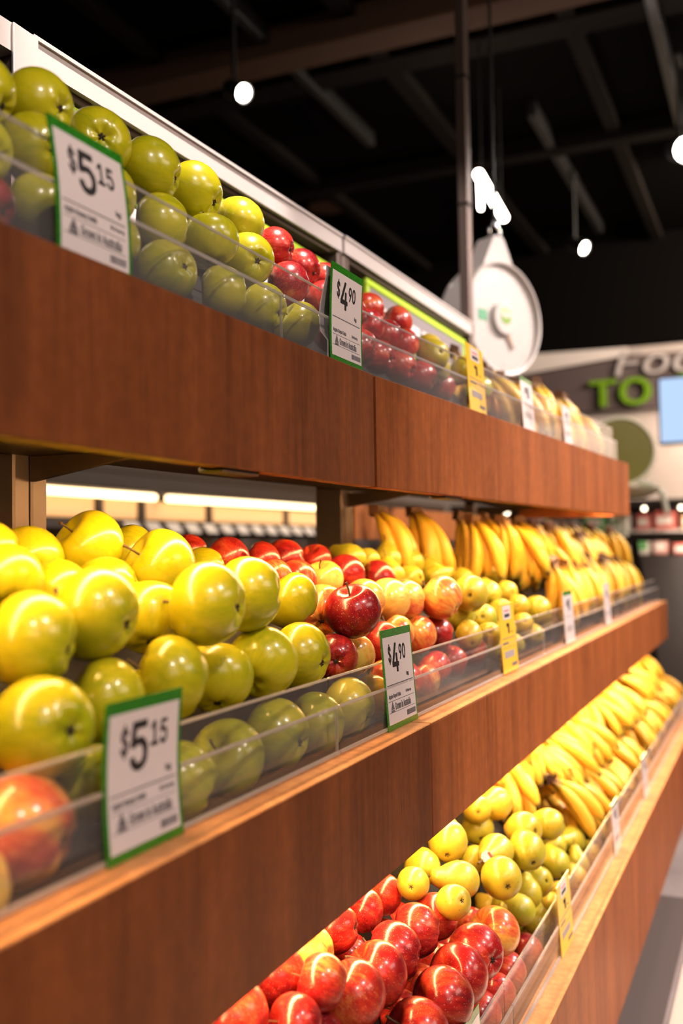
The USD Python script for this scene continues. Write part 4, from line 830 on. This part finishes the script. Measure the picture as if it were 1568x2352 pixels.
# small round stickers on two pears
VARIANTS = [(5, 0.34, 0.62, -0.22), (4, 0.3, 0.8, -0.1), (6, 0.4, 0.5, -0.25), (5, 0.32, 0.7, -0.3), (5, 0.45, 1.15, 0.3), (5, 0.5, 1.0, 0.2), (6, 0.52, 0.9, 0.25), (4, 0.4, 1.25, 0.35), (5, 0.42, 1.1, 0.3)]
BUNCHES = [
('middle', 'front row', 0, 0, 2.8171, 0.5963, 1.1475, 0.971, 0.169, -0.127, -0.115, 0.96),
('middle', 'front row', 1, 3, 2.9651, 0.6344, 1.1208, 0.953, -0.002, -0.008, -0.304, 1.046),
('middle', 'front row', 2, 1, 3.0384, 0.6598, 1.1205, 0.986, 0.019, -0.001, 0.164, 0.993),
('middle', 'front row', 3, 3, 3.176, 0.6703, 1.1154, 0.966, 0.013, -0.007, -0.26, 1.001),
('middle', 'front row', 4, 2, 3.3062, 0.6604, 1.131, 0.996, 0.013, 0.061, -0.066, 0.999),
('middle', 'front row', 5, 0, 3.4299, 0.653, 1.1253, 0.986, -0.049, 0.065, 0.144, 0.968),
('middle', 'front row', 6, 2, 3.5463, 0.6379, 1.1119, 0.994, -0.015, -0.083, -0.063, 1.002),
('middle', 'front row', 7, 3, 3.6682, 0.6514, 1.1518, 0.983, 0.136, 0.012, 0.12, 1.021),
('middle', 'front row', 8, 3, 3.8302, 0.6712, 1.1238, 0.966, 0.049, 0.253, 0.007, 1.033),
('middle', 'front row', 9, 3, 3.9159, 0.6386, 1.1336, 0.995, 0.068, 0.002, 0.069, 1.042),
('middle', 'front row', 10, 3, 4.0517, 0.6593, 1.1469, 0.98, 0.118, 0.016, 0.162, 1.001),
('middle', 'front row', 11, 0, 4.1839, 0.6534, 1.1357, 0.993, 0.062, 0.086, -0.06, 0.955),
('middle', 'front row', 12, 2, 4.3212, 0.6423, 1.1272, 0.988, -0.067, 0.083, 0.113, 0.993),
('middle', 'front row', 13, 1, 4.44, 0.6691, 1.0716, 0.984, 0.039, 0.088, 0.15, 0.99),
('middle', 'front row', 14, 2, 4.5416, 0.6696, 1.1259, 0.982, -0.038, -0.183, -0.04, 1.042),
('middle', 'second row', 0, 1, 2.5513, 0.7466, 1.2627, 0.987, 0.066, 0.004, -0.148, 0.967),
('middle', 'second row', 1, 2, 2.6772, 0.7045, 1.266, 0.992, 0.092, -0.071, 0.045, 0.964),
('middle', 'second row', 2, 1, 2.8214, 0.7323, 1.2526, 0.992, -0.054, 0.013, -0.115, 1.058),
('middle', 'second row', 3, 3, 2.9755, 0.7344, 1.2368, 0.995, 0.071, 0.006, 0.073, 1.023),
('middle', 'second row', 4, 1, 3.1029, 0.7606, 1.2711, 0.957, 0.048, -0.012, -0.285, 1.045),
('middle', 'second row', 5, 2, 3.2202, 0.7423, 1.2505, 0.982, 0.045, -0.095, 0.158, 1.013),
('middle', 'second row', 6, 1, 3.378, 0.7471, 1.2075, 0.962, 0.049, 0.116, 0.242, 0.998),
('middle', 'second row', 7, 1, 3.5131, 0.7491, 1.2593, 0.979, 0.071, -0.112, -0.155, 1.058),
('middle', 'second row', 8, 2, 3.6229, 0.762, 1.2392, 0.963, -0.106, -0.047, -0.244, 1.042),
('middle', 'second row', 9, 3, 3.7816, 0.7631, 1.2321, 0.997, -0.008, 0.034, 0.072, 0.995),
('middle', 'second row', 10, 2, 3.9136, 0.7254, 1.2291, 0.999, 0.018, -0.033, -0.01, 1.023),
('middle', 'second row', 11, 0, 4.0417, 0.7536, 1.2343, 0.989, 0.027, 0.062, 0.131, 0.986),
('middle', 'second row', 12, 3, 4.1753, 0.7561, 1.2357, 0.992, -0.002, -0.053, -0.117, 1.037),
('middle', 'second row', 13, 1, 4.333, 0.7817, 1.2329, 0.958, -0.032, -0.198, -0.206, 1.013),
('middle', 'second row', 14, 0, 4.4388, 0.686, 1.2576, 0.998, 0.021, -0.06, -0.002, 1.047),
('middle', 'second row', 15, 0, 4.5754, 0.7642, 1.2194, 0.99, -0.02, -0.133, 0.029, 0.985),
('middle', 'back row', 0, 0, 2.1288, 0.8562, 1.2782, 0.995, -0.002, 0.024, 0.092, 0.979),
('middle', 'back row', 1, 0, 2.2486, 0.8935, 1.2788, 0.996, -0.036, 0.007, 0.087, 0.959),
('middle', 'back row', 2, 2, 2.415, 0.8609, 1.2825, 0.965, -0.036, -0.019, -0.257, 1.033),
('middle', 'back row', 3, 0, 2.5413, 0.7799, 1.275, 0.931, 0.107, 0.001, 0.35, 0.972),
('middle', 'back row', 4, 2, 2.6908, 0.8105, 1.2721, 0.987, -0.012, -0.089, -0.134, 0.993),
('middle', 'back row', 5, 2, 2.7948, 0.7868, 1.2747, 1.0, 0.012, -0.003, 0.025, 1.04),
('middle', 'back row', 6, 2, 2.9399, 0.7796, 1.2746, 0.917, 0.048, -0.015, -0.397, 0.999),
('middle', 'back row', 7, 0, 3.0841, 0.8478, 1.2739, 0.994, -0.005, 0.08, -0.071, 0.957),
('middle', 'back row', 8, 1, 3.2152, 0.8738, 1.2741, 0.998, -0.021, -0.004, 0.055, 0.96),
('middle', 'back row', 9, 0, 3.3337, 0.8231, 1.2724, 0.991, -0.033, -0.029, -0.127, 1.035),
('middle', 'back row', 10, 0, 3.4447, 0.7901, 1.2736, 0.965, 0.098, -0.105, -0.22, 0.997),
('middle', 'back row', 11, 3, 3.6199, 0.8484, 1.2719, 0.983, -0.073, -0.036, 0.163, 1.057),
('middle', 'back row', 12, 3, 3.7438, 0.8092, 1.2755, 0.99, 0.087, -0.012, -0.111, 0.951),
('middle', 'back row', 13, 2, 3.8635, 0.821, 1.2719, 0.976, -0.02, -0.13, -0.173, 0.975),
('middle', 'back row', 14, 0, 3.9916, 0.871, 1.272, 0.988, -0.071, 0.073, -0.119, 0.971),
('middle', 'back row', 15, 2, 4.1235, 0.8244, 1.2743, 0.998, -0.006, -0.01, 0.054, 0.961),
('middle', 'back row', 16, 2, 4.2316, 0.8061, 1.2718, 0.998, -0.021, -0.06, 0.025, 1.039),
('middle', 'back row', 17, 1, 4.3729, 0.7533, 1.271, 0.953, 0.112, -0.129, 0.251, 1.057),
('middle', 'back row', 18, 0, 4.5329, 0.8331, 1.2731, 0.994, -0.017, 0.043, -0.095, 0.982),
('upper', 'front row', 0, 0, 2.4909, 0.6812, 1.6349, 0.988, -0.025, -0.139, 0.056, 1.035),
('upper', 'front row', 1, 1, 2.6358, 0.6935, 1.6413, 0.968, -0.007, 0.12, 0.22, 1.053),
('upper', 'front row', 2, 0, 2.7697, 0.6326, 1.6412, 0.989, 0.079, 0.081, -0.094, 0.991),
('upper', 'front row', 3, 2, 2.8811, 0.6438, 1.6669, 0.972, 0.102, 0.174, 0.119, 1.056),
('upper', 'front row', 4, 2, 2.9794, 0.6329, 1.6368, 0.988, -0.005, -0.126, -0.086, 1.01),
('upper', 'front row', 5, 2, 3.0895, 0.6157, 1.6554, 0.995, 0.096, -0.012, -0.013, 1.021),
('upper', 'front row', 6, 0, 3.1973, 0.6279, 1.6659, 0.939, 0.137, -0.125, 0.289, 1.047),
('upper', 'front row', 7, 1, 3.3415, 0.6183, 1.6324, 0.995, 0.088, 0.049, -0.015, 0.952),
('upper', 'back row', 0, 2, 2.4583, 0.7611, 1.6964, 0.981, 0.116, 0.094, 0.121, 1.001),
('upper', 'back row', 1, 2, 2.5839, 0.7619, 1.6832, 0.99, -0.055, 0.108, -0.07, 1.039),
('upper', 'back row', 2, 2, 2.7076, 0.7526, 1.6934, 0.997, -0.023, 0.028, 0.07, 0.963),
('upper', 'back row', 3, 3, 2.8355, 0.7447, 1.6902, 0.991, 0.035, -0.027, -0.123, 1.023),
('upper', 'back row', 4, 3, 2.9559, 0.7319, 1.6916, 0.993, 0.032, -0.022, 0.116, 0.963),
('upper', 'back row', 5, 3, 3.0787, 0.7351, 1.6912, 0.996, -0.012, -0.05, 0.073, 1.042),
('upper', 'back row', 6, 0, 3.2089, 0.7145, 1.6981, 0.995, 0.015, 0.09, -0.038, 0.973),
('upper', 'back row', 7, 3, 3.3333, 0.7083, 1.6967, 0.997, 0.039, 0.046, 0.049, 0.951),
('lowest', 'front row', 0, 5, 2.5339, 0.5575, 0.6005, 0.953, -0.031, 0.037, 0.299, 0.98),
('lowest', 'front row', 1, 7, 2.6767, 0.6388, 0.5565, 0.965, 0.013, -0.073, -0.251, 1.031),
('lowest', 'front row', 2, 5, 2.8023, 0.5809, 0.5376, 0.977, -0.041, -0.079, 0.192, 1.016),
('lowest', 'front row', 3, 7, 2.9682, 0.6008, 0.5433, 0.988, -0.073, -0.05, -0.127, 0.969),
('lowest', 'front row', 4, 7, 3.116, 0.5875, 0.534, 0.947, -0.077, 0.08, -0.303, 0.977),
('lowest', 'front row', 5, 4, 3.2263, 0.5911, 0.532, 0.984, -0.049, 0.093, -0.146, 1.042),
('lowest', 'front row', 6, 4, 3.3481, 0.6101, 0.5587, 0.997, -0.047, 0.006, 0.062, 1.041),
('lowest', 'front row', 7, 6, 3.4865, 0.566, 0.5428, 0.992, -0.056, -0.027, 0.108, 0.97),
('lowest', 'front row', 8, 6, 3.6021, 0.6037, 0.624, 0.814, -0.002, -0.151, 0.56, 0.971),
('lowest', 'front row', 9, 5, 3.7585, 0.5557, 0.572, 0.98, -0.013, -0.022, -0.197, 0.96),
('lowest', 'front row', 10, 7, 3.8728, 0.6149, 0.5181, 0.995, -0.08, -0.025, 0.052, 0.996),
('lowest', 'front row', 11, 6, 4.0218, 0.5844, 0.5693, 0.99, -0.076, 0.03, -0.111, 1.019),
('lowest', 'front row', 12, 6, 4.1497, 0.5788, 0.56, 0.964, -0.143, -0.011, 0.225, 0.988),
('lowest', 'front row', 13, 5, 4.2753, 0.5785, 0.555, 0.955, 0.04, -0.033, 0.292, 1.031),
('lowest', 'front row', 14, 7, 4.3596, 0.5745, 0.5389, 0.956, 0.0, -0.0, 0.292, 0.958),
('lowest', 'front row', 15, 7, 4.5375, 0.6039, 0.5611, 0.976, -0.062, 0.025, 0.206, 0.992),
('lowest', 'front row', 16, 4, 4.6938, 0.6072, 0.565, 0.992, -0.091, -0.034, -0.081, 1.026),
('lowest', 'front row', 17, 5, 4.7952, 0.5695, 0.5654, 0.997, -0.051, 0.036, 0.052, 0.957),
('lowest', 'front row', 18, 5, 4.9347, 0.585, 0.5712, 0.992, -0.109, 0.053, 0.047, 0.987),
('lowest', 'front row', 19, 5, 4.9872, 0.5776, 0.528, 0.973, -0.09, -0.159, 0.143, 1.003),
('lowest', 'second row', 0, 8, 2.3379, 0.6664, 0.6993, 0.964, -0.003, 0.042, -0.262, 1.05),
('lowest', 'second row', 1, 7, 2.5149, 0.6409, 0.6541, 0.878, -0.064, 0.013, 0.474, 0.999),
('lowest', 'second row', 2, 8, 2.6753, 0.6345, 0.6501, 0.981, -0.015, 0.032, 0.191, 0.984),
('lowest', 'second row', 3, 4, 2.7697, 0.6328, 0.6683, 0.987, -0.005, -0.083, 0.136, 1.008),
('lowest', 'second row', 4, 6, 2.9185, 0.64, 0.695, 0.989, -0.015, 0.058, 0.138, 0.978),
('lowest', 'second row', 5, 8, 3.0513, 0.6272, 0.6596, 0.992, -0.066, -0.1, -0.05, 1.024),
('lowest', 'second row', 6, 4, 3.2489, 0.6027, 0.6964, 0.645, -0.043, 0.047, -0.762, 1.032),
('lowest', 'second row', 7, 4, 3.3324, 0.6079, 0.6852, 0.869, 0.078, 0.043, -0.487, 0.997),
('lowest', 'second row', 8, 4, 3.4729, 0.6345, 0.667, 0.968, -0.032, 0.116, 0.219, 0.955),
('lowest', 'second row', 9, 6, 3.6107, 0.6235, 0.6724, 0.996, -0.079, 0.051, -0.001, 1.009),
('lowest', 'second row', 10, 7, 3.777, 0.6368, 0.6691, 0.997, -0.036, -0.009, -0.075, 1.046),
('lowest', 'second row', 11, 4, 3.896, 0.6743, 0.6704, 0.996, 0.015, -0.089, 0.025, 0.964),
('lowest', 'second row', 12, 5, 4.062, 0.6577, 0.6325, 0.994, 0.068, -0.059, 0.066, 1.037),
('lowest', 'second row', 13, 7, 4.18, 0.6352, 0.6521, 0.953, -0.027, 0.0, 0.301, 1.027),
('lowest', 'second row', 14, 7, 4.3092, 0.6146, 0.6619, 0.931, -0.004, -0.076, 0.358, 1.039),
('lowest', 'second row', 15, 5, 4.4421, 0.6496, 0.6269, 0.994, 0.004, -0.056, 0.096, 1.003),
('lowest', 'second row', 16, 5, 4.6403, 0.653, 0.708, 0.919, 0.091, 0.045, -0.381, 0.961),
('lowest', 'second row', 17, 4, 4.7877, 0.6504, 0.6881, 0.947, -0.026, -0.13, -0.294, 0.955),
('lowest', 'second row', 18, 4, 4.8524, 0.6562, 0.6465, 0.992, 0.114, -0.021, 0.05, 0.952),
('lowest', 'second row', 19, 5, 5.0652, 0.675, 0.6588, 0.978, -0.027, -0.006, -0.206, 1.048),
('lowest', 'back row', 0, 7, 2.1744, 0.7395, 0.7378, 0.814, -0.023, 0.004, 0.581, 0.975),
('lowest', 'back row', 1, 8, 2.3528, 0.662, 0.7585, 0.97, 0.053, 0.107, 0.212, 1.002),
('lowest', 'back row', 2, 7, 2.535, 0.6875, 0.7274, 0.975, 0.026, 0.09, -0.203, 1.045),
('lowest', 'back row', 3, 8, 2.6077, 0.7645, 0.7068, 0.998, 0.007, -0.012, 0.063, 0.984),
('lowest', 'back row', 4, 5, 2.7792, 0.7499, 0.7459, 0.973, 0.053, 0.059, -0.218, 1.003),
('lowest', 'back row', 5, 5, 2.9074, 0.7465, 0.6891, 0.986, -0.052, 0.025, 0.155, 1.01),
('lowest', 'back row', 6, 6, 3.0537, 0.7569, 0.7235, 0.993, 0.006, 0.02, -0.117, 0.972),
('lowest', 'back row', 7, 6, 3.2124, 0.7548, 0.7245, 0.989, 0.033, -0.005, 0.143, 1.031),
('lowest', 'back row', 8, 5, 3.4114, 0.7358, 0.7163, 0.928, -0.092, -0.02, -0.362, 1.019),
('lowest', 'back row', 9, 5, 3.5493, 0.7533, 0.7496, 0.967, 0.017, 0.016, -0.253, 1.021),
('lowest', 'back row', 10, 7, 3.6802, 0.7664, 0.6876, 0.951, 0.029, 0.029, -0.307, 1.039),
('lowest', 'back row', 11, 4, 3.8198, 0.7468, 0.7152, 0.988, 0.05, -0.099, -0.105, 0.964),
('lowest', 'back row', 12, 7, 4.0115, 0.7335, 0.6992, 0.998, 0.005, 0.033, -0.053, 0.955),
('lowest', 'back row', 13, 4, 4.1604, 0.7703, 0.7281, 0.996, 0.065, 0.016, -0.054, 0.986),
('lowest', 'back row', 14, 5, 4.211, 0.7461, 0.7354, 0.922, -0.011, -0.015, 0.387, 0.966),
('lowest', 'back row', 15, 4, 4.4477, 0.7301, 0.7119, 0.938, -0.016, 0.061, -0.34, 0.995),
('lowest', 'back row', 16, 7, 4.5742, 0.7885, 0.677, 0.952, -0.04, 0.0, -0.304, 1.036),
('lowest', 'back row', 17, 6, 4.7175, 0.7441, 0.7296, 0.966, 0.004, 0.088, -0.244, 1.057),
('lowest', 'back row', 18, 6, 4.8242, 0.7465, 0.7601, 0.827, 0.113, -0.019, 0.55, 0.988),
('lowest', 'back row', 19, 6, 5.0127, 0.7261, 0.7534, 0.93, 0.058, -0.048, -0.359, 0.996)]
last = {}
for s, row, j, v, *_ in BUNCHES: last[(s, row)] = j
for s, row, j, v, x, y, z, qw, qx, qy, qz, k in BUNCHES:
    R = trimesh.transformations.quaternion_matrix([qw, qx, qy, qz])
    place(('b', v), lambda: make_bunch(v + 21, 'banana_bunch', *VARIANTS[v], tape=(v == 8)), (x, y, z), R, k, ('orange taped' if v == 8 else 'yellow') + f' banana bunch on the {s} shelf, {ORD[j + 1]} from the left in the {row}', 'bananas', f'banana bunches on the {s} shelf')
